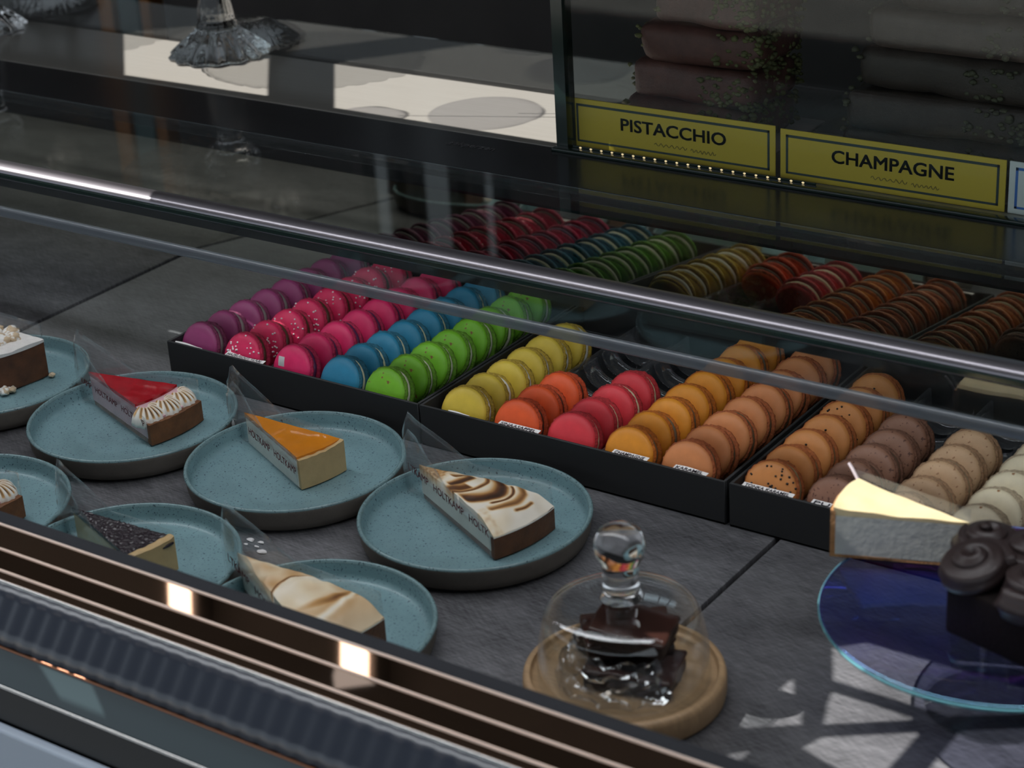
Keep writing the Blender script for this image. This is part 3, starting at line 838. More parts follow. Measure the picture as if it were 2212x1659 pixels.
# ------------------------------------------------------------------ macarons
RM = 0.0215
dome_prof = [(0, 0.0126), (0.004, 0.01255), (0.008, 0.0123), (0.012, 0.0118), (0.0155, 0.0109), (0.0182, 0.0096), (0.0199, 0.0082), (0.0205, 0.0068)]
def shell_mesh(sign, seed):
    bm = NB()
    rg = random.Random(seed)
    foot = [(0.0206, 0.0062), (0.0216, 0.0056), (0.0219, 0.0044), (0.0215, 0.0032), (0.0204, 0.0025), (0.012, 0.0022), (0, 0.0022)]
    def fr(r, z, a):
        if r > 0.0205 and z < 0.0064:
            k = n3(math.cos(a)*9 + seed, math.sin(a)*9, z*900) + 0.6*n3(math.cos(a)*22, math.sin(a)*22 + seed, z*1500)
            return r + 0.0009*k, z + 0.00025*n3(math.cos(a)*14, math.sin(a)*14, seed)
        k = 1 + 0.012*n3(math.cos(a)*1.3 + seed, math.sin(a)*1.3, seed)
        return r*k, z
    prof = dome_prof + foot
    lathe(bm, [(r, z*sign) for r, z in prof], 72, mi=[0]*7 + [1]*7, fr=(lambda r, z, a: (lambda q: (q[0], q[1]*sign))(fr(r, z*sign, a))))
    return bm

def dome_z(r):
    for (a, za), (b, zb) in zip(dome_prof, dome_prof[1:]):
        if a <= r <= b: return za + (zb-za)*(r-a)/(b-a)
    return dome_prof[-1][1]

def scale_c(c, k): return tuple(min(1, x*k) for x in c[:3]) + (1,)

KINDS = {
    'plum': (rgb(142, 56, 104), 'plum purple', rgb(130, 120, 120), None),
    'dotted': (rgb(214, 40, 90), 'pink sugar-dotted', rgb(84, 54, 40), ('white', 84)),
    'pink': (rgb(216, 40, 98), 'plain pink', rgb(90, 40, 80), None),
    'blue': (rgb(40, 124, 158), 'teal blue', rgb(226, 222, 196), None),
    'green': (rgb(112, 176, 40), 'bright green', rgb(214, 218, 190), None),
    'yellow': (rgb(212, 184, 66), 'yellow', rgb(232, 228, 214), None),
    'orange': (rgb(232, 92, 44), 'orange', rgb(74, 50, 40), None),
    'red': (rgb(222, 60, 70), 'coral red', rgb(232, 210, 178), None),
    'amber': (rgb(228, 146, 44), 'amber yellow', rgb(120, 104, 84), None),
    'caramel': (rgb(214, 136, 84), 'caramel', rgb(112, 92, 68), None),
    'seeded': (rgb(206, 134, 74), 'caramel black-seeded', rgb(150, 132, 96), ('black', 60)),
    'brown': (rgb(146, 104, 84), 'cocoa brown', rgb(96, 72, 58), None),
    'beige': (rgb(204, 166, 130), 'beige', rgb(160, 140, 112), None),
    'cream': (rgb(226, 212, 182), 'cream white', rgb(206, 190, 150), None),
}
SPECK = {'green': (rgb(120, 84, 50), 130, 0.63), 'brown': (rgb(92, 58, 46), 330, 0.62), 'beige': (rgb(150, 104, 70), 380, 0.66), 'cream': (rgb(150, 96, 50), 170, 0.68)}
protos = {}
def proto(kind, v):
    key = (kind, v)
    if key in protos: return protos[key]
    c, words, fc, sp = KINDS[kind]
    if ('m', kind) not in protos:
        ms = mat(kind + '_macaron_shell', c, 0.48, bump=0.08, bscale=700, var=0.06, vscale=120, specks=SPECK.get(kind), spec=0.4)
        dk = 0.72 if kind not in ('caramel', 'amber', 'seeded') else 0.8
        footc = tuple(x*k for x, k in zip(c[:3], (dk, dk*0.9, dk*0.85))) + (1,)
        if kind in ('caramel', 'amber', 'seeded'): footc = (c[0]*0.72, c[1]*0.50, c[2]*0.42, 1)
        mf = mat(kind + '_macaron_foot', footc, 0.7, bump=0.9, bscale=620, var=0.3, vscale=500)
        mc = mat(kind + '_macaron_filling', fc, 0.4)
        protos[('m', kind)] = (ms, mf, mc)
    ms, mf, mc = protos[('m', kind)]
    r = thing('macaron', 'macaron', 'macaron', (0, 0, -5))
    sd = hash_(kind) + v*11
    obj('shell', shell_mesh(1, sd), [ms, mf], r, angle=70)
    obj('shell', shell_mesh(-1, sd + 5), [ms, mf], r, angle=70)
    bm = NB()
    fw = 0.0197 + 0.0008*(v % 2)
    lathe(bm, [(0, 0.0026), (fw-0.001, 0.0026), (fw+0.0004, 0.0014), (fw+0.0007, 0), (fw+0.0004, -0.0014), (fw-0.001, -0.0026), (0, -0.0026)], 64,
          fr=lambda r_, z, a: (r_ + (0.0007*n3(math.cos(a)*2 + sd, math.sin(a)*2, sd) if r_ > 0.01 else 0), z))
    obj('filling', bm, mc, r)
    if sp:
        col, cnt = sp
        rg = random.Random(sd)
        bm = NB()
        cnt = int(cnt*(0.5, 1.0, 0.7)[v % 3])
        cx, cy = rg.uniform(-0.008, 0.008), rg.uniform(-0.008, 0.008)
        for _ in range(cnt):
            while True:
                x, y = rg.uniform(-0.02, 0.02), rg.uniform(-0.02, 0.02)
                if rg.random() < 0.35: x, y = cx + rg.gauss(0, 0.005), cy + rg.gauss(0, 0.005)
                q = math.hypot(x, y)
                if q < 0.0203: break
            b = bmesh.new(); bmesh.ops.create_icosphere(b, subdivisions=1, radius=0.00088*rg.uniform(0.8, 1.2))
            s = 1 if rg.random() < 0.75 else -1
            b.transform(Matrix.Translation((x, y, s*(dome_z(q) + 0.0003))))
            merge(bm, b)
        o = obj('sprinkles', bm, M[col], r, angle=180); o['kind'] = 'stuff'
        o['label'] = 'tiny %s beads' % ('white sugar' if col == 'white' else 'black seed')
    protos[key] = [r, False]
    return protos[key]

def hash_(s): return sum(ord(ch)*(i+3) for i, ch in enumerate(s)) % 97

ORD = ['frontmost', 'second', 'third', 'fourth', 'fifth', 'sixth', 'seventh', 'eighth']
def row(kind, x, n, beside, y0=0.0225, sp=0.0283):
    rg = random.Random(hash_(kind))
    words = KINDS[kind][1]
    for i in range(n):
        v = rg.choice((0, 1, 2))
        P = proto(kind, v)
        y = y0 + i*sp + (rg.uniform(-0.0008, 0.0008) if i else 0)
        lean = rad(24 + rg.uniform(-3.0, 3.0))
        rot = (PI/2 - lean, rg.uniform(-0.06, 0.06), rg.uniform(0, 0) + rg.uniform(-0.05, 0.05))
        z = 0.0040 + RM*math.cos(lean) + 0.0126*math.sin(lean)*0.45
        loc = (x + rg.uniform(-0.0008, 0.0008), y, z)
        if i == 0: lab = 'frontmost %s macaron in its tray row, %s' % (words, beside)
        elif i == n-1: lab = 'rearmost %s macaron at the far end of its tray row' % words
        else: lab = '%s %s macaron counting back from the front of its tray row' % (ORD[i], words)
        r = P[0]
        if P[1]:
            r = dup(P[0], loc, rot, lab)
        else:
            P[1] = True
            r.location = loc; r.rotation_euler = rot; r['label'] = lab
        r['group'] = '%s macarons in one tray row' % words
row('plum', cols[0][0], 8, 'nearest the empty deck')
row('dotted', cols[0][1], 8, 'behind the hazelnut flavour strip')
row('pink', cols[0][2], 8, 'with a white paper tag on it')
row('blue', cols[0][3], 8, 'beside the green row')
row('green', cols[0][4], 8, 'beside the blue row')
row('yellow', cols[1][0], 6, 'beside the orange row')
row('orange', cols[1][1], 3, 'behind a white flavour strip')
row('red', cols[1][2], 4, 'between orange and amber rows')
row('amber', cols[1][3], 8, 'beside the coral red row')
row('caramel', cols[1][4], 8, 'behind the KARAMEL strip')
row('seeded', cols[2][0], 7, 'behind the TONKA KARAMEL strip')
row('brown', cols[2][1], 5, 'behind the pale cheesecake')
row('beige', cols[2][2], 5, 'behind the pale cheesecake')
row('cream', cols[2][3], 5, 'beside the beige row', y0=0.030)

# ------------------------------------------------------------------ flavour strips in the trays
def strip(x0, x1, words, label, curl=0.0, rise=0.0008, depth=0.0062, seed=0):
    s = thing('flavour_strip', label, 'label', ((x0+x1)/2, 0.006, 0.033))
    rows = []
    for k in range(3):
        v = k/2
        rows.append([(x0 + (x1-x0)*i/12, 0.0026 + depth*v, 0.0336 + rise*v + curl*(math.sin(i/12*PI*1.5 + seed))*(0.2 + v)) for i in range(13)])
    bm = NB(); sheet(bm, rows, 0.0002)
    p = obj('paper_strip', bm, M['paper'], s, world=True)
    if words:
        yd = Vector((0, depth, rise))
        text(words, depth*0.55, (x0 + 0.002, 0.0026 + depth*0.22, 0.0336 + rise*0.22 + 0.0003 + abs(curl)*0.7), (1, 0, 0), yd, M['ink'], s, width=x1-x0-0.005, th=0.0001, bold=0.006)
    return s
strip(-0.268, -0.237, '', 'curled blank white paper strip in front of the plum macarons', curl=0.0006, depth=0.0018, rise=0.0012)
strip(-0.2105, -0.168, 'HAZELNOOT VLAAI', 'wavy white paper strip lettered HAZELNOOT, in front of the sugar-dotted macarons', curl=0.0007, seed=2.0)
strip(0.0265, 0.047, '', 'small curled blank white strip in front of the yellow macarons', curl=0.0004, depth=0.0016, rise=0.0012)
strip(0.074, 0.1115, 'SINAASAPPEL', 'white paper strip in front of the orange macarons')
strip(0.178, 0.2085, 'CHAMPAGNE', 'white paper strip lettered CHAMPAGNE, in front of the amber macarons')
strip(0.231, 0.2585, 'KARAMEL', 'white paper strip lettered KARAMEL, in front of the caramel macarons', curl=0.0004)
strip(0.288, 0.3285, 'TONKA KARAMEL', 'white paper strip lettered TONKA KARAMEL, in front of the black-seeded macarons')
strip(0.343, 0.372, 'PURE', 'white paper strip lettered PU, in front of the brown macarons')
bm = NB()
sheet(bm, [[(-0.153 + 0.0062*i/4 + 0.0008*j/8, 0.0073 + 0.0012*(j/8)**2, 0.0345 + 0.0085*j/8) for i in range(5)] for j in range(9)], 0.0002)
o = obj('paper_tag', bm, M['paper']); tag(o, 'small blank white paper tag on the frontmost plain pink macaron', 'paper tag')

# ------------------------------------------------------------------ glass cloche with brownies
CX, CY = 0.3285, -0.222
bm = NB(); lathe(bm, [(0, 0.0), (0.060, 0.0), (0.0632, 0.0015), (0.0640, 0.006), (0.0640, 0.0145), (0.0632, 0.0178), (0.0612, 0.019), (0.0592, 0.0188), (0.0585, 0.0158), (0.0575, 0.0150), (0.0500, 0.0150), (0.0490, 0.0162), (0.0470, 0.0165), (0, 0.0165)], 96)
o = obj('wooden_board', bm, M['wood'], angle=50); o.location = (CX, CY, 0.0002); tag(o, 'round pale wooden board with a grooved rim under the glass cloche', 'serving board')
K = thing('glass_cloche', 'clear glass cloche with a round knob over the brownies', 'cloche', (CX, CY, 0.0155))
bm = NB()
outer = [(0.0546, 0.0002), (0.0542, 0.010), (0.0528, 0.025), (0.0508, 0.036), (0.0488, 0.043), (0.0462, 0.0475), (0.042, 0.0505), (0.033, 0.0528), (0.022, 0.0542), (0.010, 0.055), (0, 0.0552)]
th = 0.0016
inner = [(0, 0.0552-th), (0.010, 0.055-th), (0.022, 0.0542-th), (0.0325, 0.0528-th), (0.041, 0.0505-th), (0.0450, 0.0462), (0.0474, 0.042), (0.0492, 0.0355), (0.0512, 0.025), (0.0526, 0.010), (0.053, 0.0002)]
lathe(bm, outer + inner + [outer[0]], 96)
obj('dome', bm, M['dome'], K, angle=60)
bm = NB()
lathe(bm, [(0, 0.0552), (0.0135, 0.0556), (0.0125, 0.058), (0.0112, 0.061), (0.0120, 0.0635), (0.0110, 0.0665), (0.0116, 0.069), (0.0112, 0.073), (0.0118, 0.0785), (0.0128, 0.081), (0.0150, 0.085), (0.0160, 0.0905), (0.0155, 0.0955), (0.0132, 0.1005), (0.009, 0.1035), (0.004, 0.105), (0, 0.1052)], 64)
obj('knob', bm, M['glass'], K, angle=180)

def brownie(label, c, size, rz, tilt=(0, 0)):
    r = thing('brownie', label, 'brownie', c, 'brownies under the cloche')
    Mx = Matrix.Rotation(rz, 4, 'Z') @ Matrix.Rotation(tilt[0], 4, 'X') @ Matrix.Rotation(tilt[1], 4, 'Y')
    def shape(z0, z1, grow, seed):
        b = NB()
        b2 = bmesh.new(); bmesh.ops.create_grid(b2, x_segments=1, y_segments=1, size=1); b2.free()
        rbox(b, (0, 0, (z0+z1)/2), (size[0]*grow, size[1]*grow, z1-z0), 0.0018, segs=2)
        bmesh.ops.subdivide_edges(b, edges=[e for e in b.edges if e.calc_length() > 0.004], cuts=5, use_grid_fill=True)
        for v in b.verts:
            v.co += Vector((n3(v.co.y, v.co.z, seed, 90), n3(v.co.x, v.co.z, seed+3, 90), n3(v.co.x, v.co.y, seed+7, 70)*0.7))*0.0013
        b.transform(Mx)
        return b
    h = size[2]
    obj('crumb', shape(0, h*0.74, 0.97, c[0]*50), M['brownie'], r, angle=180)
    obj('fudge_layer', shape(h*0.70, h, 1.0, c[1]*60), M['fudge'], r, angle=180)
    return r
brownie('brownie wrapped in cellophane at the bottom of the stack', (0.339, -0.226, 0.0172), (0.058, 0.040, 0.0135), 0.25)
brownie('cellophane-wrapped brownie leaning behind in the cloche', (0.312, -0.206, 0.0172), (0.042, 0.036, 0.0135), -0.35)
brownie('brownie in the middle of the stack, half hidden by the top one', (0.325, -0.212, 0.0315), (0.056, 0.040, 0.0125), 0.7)
brownie('topmost brownie with a smooth fudge top', (0.3365, -0.2225, 0.0445), (0.050, 0.034, 0.0125), 0.2, (0.12, 0.10))
bm = NB()
rows = []
for j in range(15):
    rowp = []
    for i in range(23):
        a = rad(150 + 190*i/22)
        rr_ = 0.030 + 0.0155*j/14 + 0.003*n3(i*0.4, j*0.35, 2.0)
        z = 0.0045 + 0.022*(1 - j/14) + 0.0075*n3(i*0.55, j*0.5, 9.0) + 0.004*n3(i*1.3, j*1.2, 4.0)
        rowp.append((CX + 0.003 + rr_*math.cos(a), CY - 0.002 + rr_*math.sin(a), 0.0165 + max(0.0006, z)))
    rows.append(rowp)
sheet(bm, rows, 0.0002)
o = obj('cellophane_sheet', bm, M['cello'], angle=25); tag(o, 'crumpled clear cellophane around the brownies inside the cloche', 'wrapping')

# ------------------------------------------------------------------ iridescent cake disc with cheesecake and chocolate cake
DX, DY, DZ = 0.530, -0.122, 0.070
D = thing('glass_cake_stand', 'blue iridescent glass cake stand holding cheesecake and chocolate cake', 'cake stand', (DX, DY, 0))
bm = NB(); lathe(bm, [(0, DZ-0.005), (0.1035, DZ-0.005), (0.1050, DZ-0.0035), (0.1050, DZ-0.0012), (0.1035, DZ), (0, DZ)], 160); obj('disc', bm, M['irid'], D, angle=60)
bm = NB(); lathe(bm, [(0.1052, DZ-0.0038), (0.1059, DZ-0.0025), (0.1052, DZ-0.001), (0.1046, DZ-0.0025)], 160, closed=True); obj('disc_rim', bm, mat('iridescent_rim', rgb(120, 190, 200), 0.1, metal=0.6), D, angle=180)
bm = NB(); lathe(bm, [(0, 0.0), (0.040, 0.0), (0.041, 0.003), (0.030, 0.006), (0.010, 0.012), (0.008, 0.03), (0.010, 0.052), (0.022, DZ-0.0055), (0, DZ-0.0055)], 64); obj('foot', bm, M['dome'], D, angle=60)

CT = Vector((0.4965, -0.0860)); CMID = Vector((0.4115, -0.0930))
R = thing('cheesecake_slice', 'pale cheesecake slice with a browned edge on the blue glass stand', 'cake slice', (CT.x, CT.y, DZ + 0.0003))
d = CMID - CT; Ln = d.length; R.rotation_euler = (0, 0, math.atan2(d.y, d.x))
ha = 0.262
bm = NB(); wedge(bm, Ln, ha, 0.002, Ln-0.003, 0.002, lambda r, s: 0.0295 + 0.0006*n3(r, s*r*0.26, 1, 80)); obj('cheesecake_body', bm, M['cheese'], R, angle=60)
bm = NB(); wedge(bm, Ln, ha, 0.0, Ln-0.002, 0.0292, lambda r, s: 0.0315 + 0.004*(r/Ln)**3 + 0.0014*n3(r, s*r*0.26, 8, 60)); obj('cheesecake_top', bm, M['cheese_top'], R, angle=60)
bm = NB(); wedge(bm, Ln, ha, Ln-0.0032, Ln, 0.0, lambda r, s: 0.0325 + 0.0012*n3(r, s*0.022, 8, 160), nr=3, na=40)
wedge(bm, Ln, ha, 0.004, Ln-0.0033, 0.0, 0.0019)
for f in bm.faces: pass
for v in bm.verts:
    if v.co.z > 0.0005: v.co += Vector((0.0009*n3(v.co.y, v.co.z, 2, 160), 0, 0))
obj('biscuit_crust', bm, M['biscuit'], R)
bm = NB()
def back_side(r, z):
    a = -ha
    return Vector((r*math.cos(a), r*math.sin(a) - 0.0012, z))
sheet(bm, [[back_side(0.0 + Ln*i/14, 0.002 + (0.040 - 0.002)*k/3) for i in range(15)] for k in range(4)], 0.00015)
obj('film_wrap', bm, M['film'], R)

bm = NB(); tube(bm, [(0.4065,-0.069,0.1135), (0.4095,-0.0695,0.110), (0.4135,-0.070,0.104)], [0.0009, 0.0011, 0.0011], 8)
o = obj('plastic_pick', bm, M['plastic']); tag(o, 'small white plastic pick stuck in the pale cheesecake', 'pick')

CC = thing('chocolate_cake', 'dark chocolate cake with piped frosting rosettes, in front of the pale cheesecake', 'cake', (0.565, -0.137, DZ + 0.0003))
bm = NB()
pts = [(0.514,-0.163), (0.600,-0.186), (0.612,-0.120), (0.560,-0.088), (0.516,-0.100)]
b = bmesh.new()
A = [b.verts.new((x, y, DZ+0.0003)) for x, y in pts]; B = [b.verts.new((x, y, DZ+0.034)) for x, y in pts]
for i in range(5): b.faces.new((A[i], A[(i+1) % 5], B[(i+1) % 5], B[i]))
b.faces.new(A[::-1]); b.faces.new(B)
bmesh.ops.bevel(b, geom=list(b.edges), offset=0.003, segments=3, profile=0.5, affect='EDGES')
merge(bm, b); obj('cake_body', bm, M['choc'], CC, world=True)
def rosette(c, k, ph, tilt=(0, 0)):
    bm = NB()
    turns, n, ns = 2.35, 110, 18
    rings = []
    for i in range(n+1):
        t = i/n
        a = ph + 2*PI*turns*t
        R_ = 0.0165*k*(1-t)**0.8
        c0 = Vector((R_*math.cos(a), R_*math.sin(a), 0.004 + 0.0165*k*t**1.1))
        tr = (0.0088*(1-t)**0.55 + 0.0008)*k
        u = Vector((math.cos(a), math.sin(a), 0)); w = Vector((0, 0, 1))
        ring = []
        for j in range(ns):
            b_ = 2*PI*j/ns
            q = tr*(1 + 0.17*math.cos(6*b_ + 5*t))
            ring.append(bm.verts.new(c0 + u*math.cos(b_)*q + w*math.sin(b_)*q))
        rings.append(ring)
    for P, Q in zip(rings, rings[1:]):
        for j in range(ns): bm.faces.new((P[j], P[(j+1) % ns], Q[(j+1) % ns], Q[j]))
    bm.faces.new(rings[0][::-1]); bm.faces.new(rings[-1])
    bm.transform(Matrix.Translation(Vector(c)) @ Matrix.Rotation(tilt[0], 4, 'X') @ Matrix.Rotation(tilt[1], 4, 'Y'))
    return obj('frosting_rosette', bm, M['frost'], CC, world=True, angle=180)
zt = DZ + 0.033
rosette((0.5285,-0.1475,zt), 1.0, 0.3, (0.25, -0.15)); rosette((0.552,-0.122,zt), 1.05, 1.7); rosette((0.5215,-0.117,zt), 0.85, 2.8); rosette((0.566,-0.156,zt), 1.0, 4.0); rosette((0.588,-0.128,zt), 1.0, 5.0)

# ------------------------------------------------------------------ pressed glass cake stands on the counter top
ZT = 0.1652
def stand(label, loc, k=1.0):
    T = thing('pressed_glass_stand', label, 'cake stand', loc, 'pressed glass cake stands on the counter top')
    nfl = 14
    def fl(r, z, a):
        w = math.cos(nfl*a)
        t = max(0, min(1, (r-0.018)/0.03))
        return r*(1 + 0.03*w*(0.5 + t)), z
    bm = NB()
    prof = [(0, 0.0), (0.047, 0.0), (0.0515, 0.0012), (0.0520, 0.0034), (0.0490, 0.0062), (0.0420, 0.0125), (0.0330, 0.0195), (0.0260, 0.0255), (0.0215, 0.0300), (0.0205, 0.0325), (0.0212, 0.0345), (0.0190, 0.0365), (0.0192, 0.0400), (0.0178, 0.0520), (0.0150, 0.0640), (0.0130, 0.0780), (0.0140, 0.0900), (0.0190, 0.1000), (0.0300, 0.1090), (0.0300, 0.1140), (0, 0.1140)]
    lathe(bm, [(r*k, z) for r, z in prof], 224, fr=fl)
    obj('pedestal', bm, M['glass'], T, angle=180)
    bm = NB()
    def sc(r, z, a):
        if r > 0.115*k:
            w = abs(math.sin(18*a))
            return r + 0.004*w, z + 0.004*w
        return r, z + (0.0006*math.cos(36*a) if r > 0.04*k else 0)
    pp = [(0, 0.1142), (0.06, 0.1142), (0.105, 0.1148), (0.1165, 0.119), (0.1215, 0.1290), (0.1240, 0.1340), (0.1225, 0.1345), (0.1190, 0.1290), (0.1140, 0.1215), (0.1040, 0.1185), (0.06, 0.1182), (0, 0.1182)]
    lathe(bm, [(r*k, z) for r, z in pp], 216, fr=sc)
    obj('plate', bm, M['pressed'], T, angle=180)
    return T
stand('fluted pressed glass cake stand foot on the sunlit worktop strip', (-0.535, 0.377, ZT))
stand('pressed glass cake stand at the far shaded end of the worktop', (-0.872, 0.345, ZT), 1.0)

# ------------------------------------------------------------------ glass case with stacked pastries
G = thing('glass_display_box', 'tall glass display box with a dark green edge around the stacked pastries', 'display box', (0.5, 0.4, ZT))
bm = NB(); box(bm, -0.022, 1.2, 0.264, 0.269, 0.1652, 0.75); obj('front_pane', bm, M['case_glass'], G, world=True, smooth=False)
bm = NB(); box(bm, -0.034, -0.0225, 0.2615, 0.2755, 0.1652, 0.75); obj('corner_edge', bm, M['green_edge'], G, world=True, smooth=False)
bm = NB(); rbox(bm, (0.5825, 0.258, 0.1665), (1.235, 0.009, 0.0035), 0.001); obj('base_channel', bm, M['green_edge'], G, world=True)

LS = thing('reflected_leds', 'row of tiny warm glowing dots standing for reflected LEDs below the yellow cards', 'reflection dots', (0.1, 0.2628, 0.1685))  # glowing dots put in for LED reflections in the box's front pane
bm = NB(); box(bm, -0.018, 0.215, 0.2625, 0.2637, 0.1668, 0.1700); obj('strip_base', bm, M['green_edge'], LS, world=True, smooth=False)
for i in range(21):
    bm = NB(); blob(bm, (-0.010 + i*0.0107, 0.2622, 0.1690), (0.0014, 0.0006, 0.0009), sub=1, amp=0); obj('led_chip', bm, M['dot_warm'], LS, world=True)

def squig(o, xd, yd, w, h, parent, m, seed):
    rg = random.Random(seed)
    bm = NB()
    n = 40
    path = []
    for i in range(n):
        t = i/(n-1)
        path.append(Vector(o) + Vector(xd)*(w*t) + Vector(yd)*(h*(0.5 + 0.5*math.sin(t*38 + rg.uniform(-.3, .3))*rg.uniform(0.5, 1))))
    tube(bm, path, 0.00035, 5)
    return obj('script_line', bm, m, parent, world=True)
YC = 0.276
def name_card(x0, x1, z0, z1, words, label, m, ink, faint, tw, seed):
    C = thing('name_card', label, 'name card', ((x0+x1)/2, YC, ZT), 'name cards in the glass box')
    bm = NB(); rbox(bm, ((x0+x1)/2, YC, (z0+z1)/2), (x1-x0, 0.0012, z1-z0), 0.0003, segs=1); obj('card', bm, m, C, world=True)
    bm = NB()
    yy = YC - 0.0008
    a, b_ = 0.0052, 0.0044
    for (p, q, r_, s_) in ((x0+a, x1-a, z1-b_-0.0022, z1-b_), (x0+a, x1-a, z0+b_, z0+b_+0.0018), (x0+a, x0+a+0.002, z0+b_, z1-b_), (x1-a-0.002, x1-a, z0+b_, z1-b_)):
        box(bm, p, q, yy, yy+0.0003, r_, s_)
    obj('border', bm, ink, C, world=True, smooth=False)
    if words:
        w = x1-x0
        text(words, 0.0105, (x0 + (w-tw)/2 + 0.002, yy, z0 + (z1-z0)*0.46), (1, 0, 0), (0, 0, 1), ink, C, width=tw, th=0.0002, fat=0.035)
        squig((x0 + w*0.42, yy, z0 + (z1-z0)*0.24), (1, 0, 0), (0, 0, 1), w*0.16, 0.0035, C, faint, seed)
        squig((x0 + w*0.60, yy, z0 + (z1-z0)*0.22), (1, 0, 0), (0, 0, 1), w*0.12, 0.0035, C, faint, seed+1)
    return C
name_card(-0.0265, 0.1720, 0.1654, 0.2085, 'PISTACCHIO', 'yellow name card reading PISTACCHIO inside the glass box', M['yellow_card'], M['card_ink'], M['faint_ink'], 0.102, 4)
name_card(0.1765, 0.3690, 0.1654, 0.2072, 'CHAMPAGNE', 'yellow name card reading CHAMPAGNE inside the glass box', M['yellow_card'], M['card_ink'], M['faint_ink'], 0.104, 9)
name_card(0.3715, 0.56, 0.1654, 0.2072, '', 'white name card with a blue border beside the yellow cards', M['paper'], M['blue_ink'], M['blue_ink'], 0.1, 2)

bm = NB(); rbox(bm, (0.060, 0.355, 0.1672), (0.170, 0.130, 0.003), 0.001); o = obj('cake_board', bm, M['board']); tag(o, 'pale board under the pink-brown stacked pastries', 'cake board')
bm = NB(); rbox(bm, (0.300, 0.355, 0.1672), (0.210, 0.130, 0.003), 0.001); o = obj('cake_board', bm, M['board']); tag(o, 'pale board under the grey-brown stacked pastries', 'cake board')

def pastry(label, c, size, rz, m, mn, seed, group):
    r = thing('stacked_pastry', label, 'pastry', c, group)
    b = NB()
    rbox(b, (0, 0, size[2]/2), size, size[2]*0.32, segs=4)
    bmesh.ops.subdivide_edges(b, edges=[e for e in b.edges if e.calc_length() > 0.02], cuts=7, use_grid_fill=True)
    for v in b.verts:
        v.co += Vector((n3(v.co.y, v.co.z, seed, 30), n3(v.co.x, v.co.z, seed+3, 30), n3(v.co.x, v.co.y, seed+7, 24)))*0.0035
        v.co.z = max(v.co.z, 0.0004)
    b.transform(Matrix.Rotation(rz, 4, 'Z'))
    obj('pastry_body', b, m, r, angle=180)
    rg = random.Random(seed)
    b = NB()
    for _ in range(300):
        e = rg.random()
        if e < 0.72: p = Vector((size[0]/2 + rg.uniform(-0.012, 0.001), rg.uniform(-size[1]/2, size[1]/2), rg.uniform(0.003, size[2]*0.95)))
        elif e < 0.86: p = Vector((-size[0]/2 + rg.uniform(-0.001, 0.008), rg.uniform(-size[1]/2, size[1]/2), rg.uniform(0.004, size[2]*0.95)))
        else: p = Vector((rg.uniform(0.1, 0.5)*size[0], -size[1]/2 + rg.uniform(-0.001, 0.002), rg.uniform(0.004, size[2]*0.9)))
        q = rg.uniform(0.002, 0.0042)
        blob(b, p, (q, q*0.8, q*0.7), sub=1, amp=0.5, freq=1.5, seed=rg.random()*9)
    b.transform(Matrix.Rotation(rz, 4, 'Z'))
    o = obj('nut_crumbs', b, mn, r, angle=180); o['kind'] = 'stuff'
    return r
z = 0.1690
names = ('lowest', 'second', 'third', 'fourth', 'top')
for i, (x, w) in enumerate(((0.066, 0.128), (0.071, 0.122), (0.078, 0.116), (0.086, 0.102), (0.088, 0.09))):
    pastry('%s pink-brown nut-coated pastry of the stack behind the PISTACCHIO card' % names[i], (x, 0.355, z), (w, 0.088, 0.0335), rad((2, -3, 3, -2, 4)[i]), M['pastry_pink'], M['nuts'], i + 1, 'stacked pastries behind the pistachio card')
    z += 0.0340
z = 0.1690
for i, (x, w) in enumerate(((0.298, 0.175), (0.300, 0.172), (0.306, 0.160), (0.309, 0.15), (0.33, 0.14))):
    pastry('%s grey-brown nut-coated pastry of the stack behind the CHAMPAGNE card' % names[i], (x, 0.355, z), (w, 0.092, 0.0335), rad((-2, 3, -3, 2, 3)[i]), M['pastry_grey'], M['nuts_dark'], i + 11, 'stacked pastries behind the champagne card')
    z += 0.0340

# ------------------------------------------------------------------ back of the shop
def glow_panel(i, x0, x1, z0, z1, m, nx_, nz_):
    bm = NB(); box(bm, x0, x1, 2.186, 2.19, z0, z1); o = struct(obj('glow_panel_%d' % i, bm, m, smooth=False))
    bm = NB()
    for k in range(nx_+1):
        x = x0 + (x1-x0)*k/nx_; box(bm, x-0.012, x+0.012, 2.17, 2.199, z0-0.012, z1+0.012)
    for k in range(nz_+1):
        z = z0 + (z1-z0)*k/nz_; box(bm, x0-0.012, x1+0.012, 2.172, 2.199, z-0.012, z+0.012)
    obj('glow_panel_frame', bm, M['lampbody'], o, smooth=False)
glow_panel(1, -0.95, -0.30, 1.50, 1.76, M['glow_blue'], 3, 1)  # glowing panel added to put blue reflections on the glass disc
glow_panel(2, -1.86, -1.79, 0.72, 1.30, M['glow_dim'], 1, 1)  # dim glowing panels, added to draw pale streaks on the ledge
glow_panel(3, -1.72, -1.62, 0.72, 1.30, M['glow_dim'], 1, 1)
glow_panel(4, -1.555, -1.50, 0.72, 1.30, M['glow_dim'], 1, 1)
def post(x0, x1, name, label, cat, m):
    bm = NB(); rbox(bm, ((x0+x1)/2, 1.0, 0.2), (x1-x0, 0.03, 2.2), 0.004)
    o = obj(name, bm, m); tag(o, label, cat)
    return o
post(-1.372, -1.337, 'gilded_post', 'old gold upright post behind the counter, next to the dark wall', 'post', M['gold'])
post(-1.328, -1.284, 'painted_panel', 'narrow grey-teal painted upright between the two gold posts', 'panel', M['tealpaint'])
post(-1.281, -1.256, 'gilded_post', 'narrower old gold upright post beside the grey-teal panel', 'post', M['gold'])

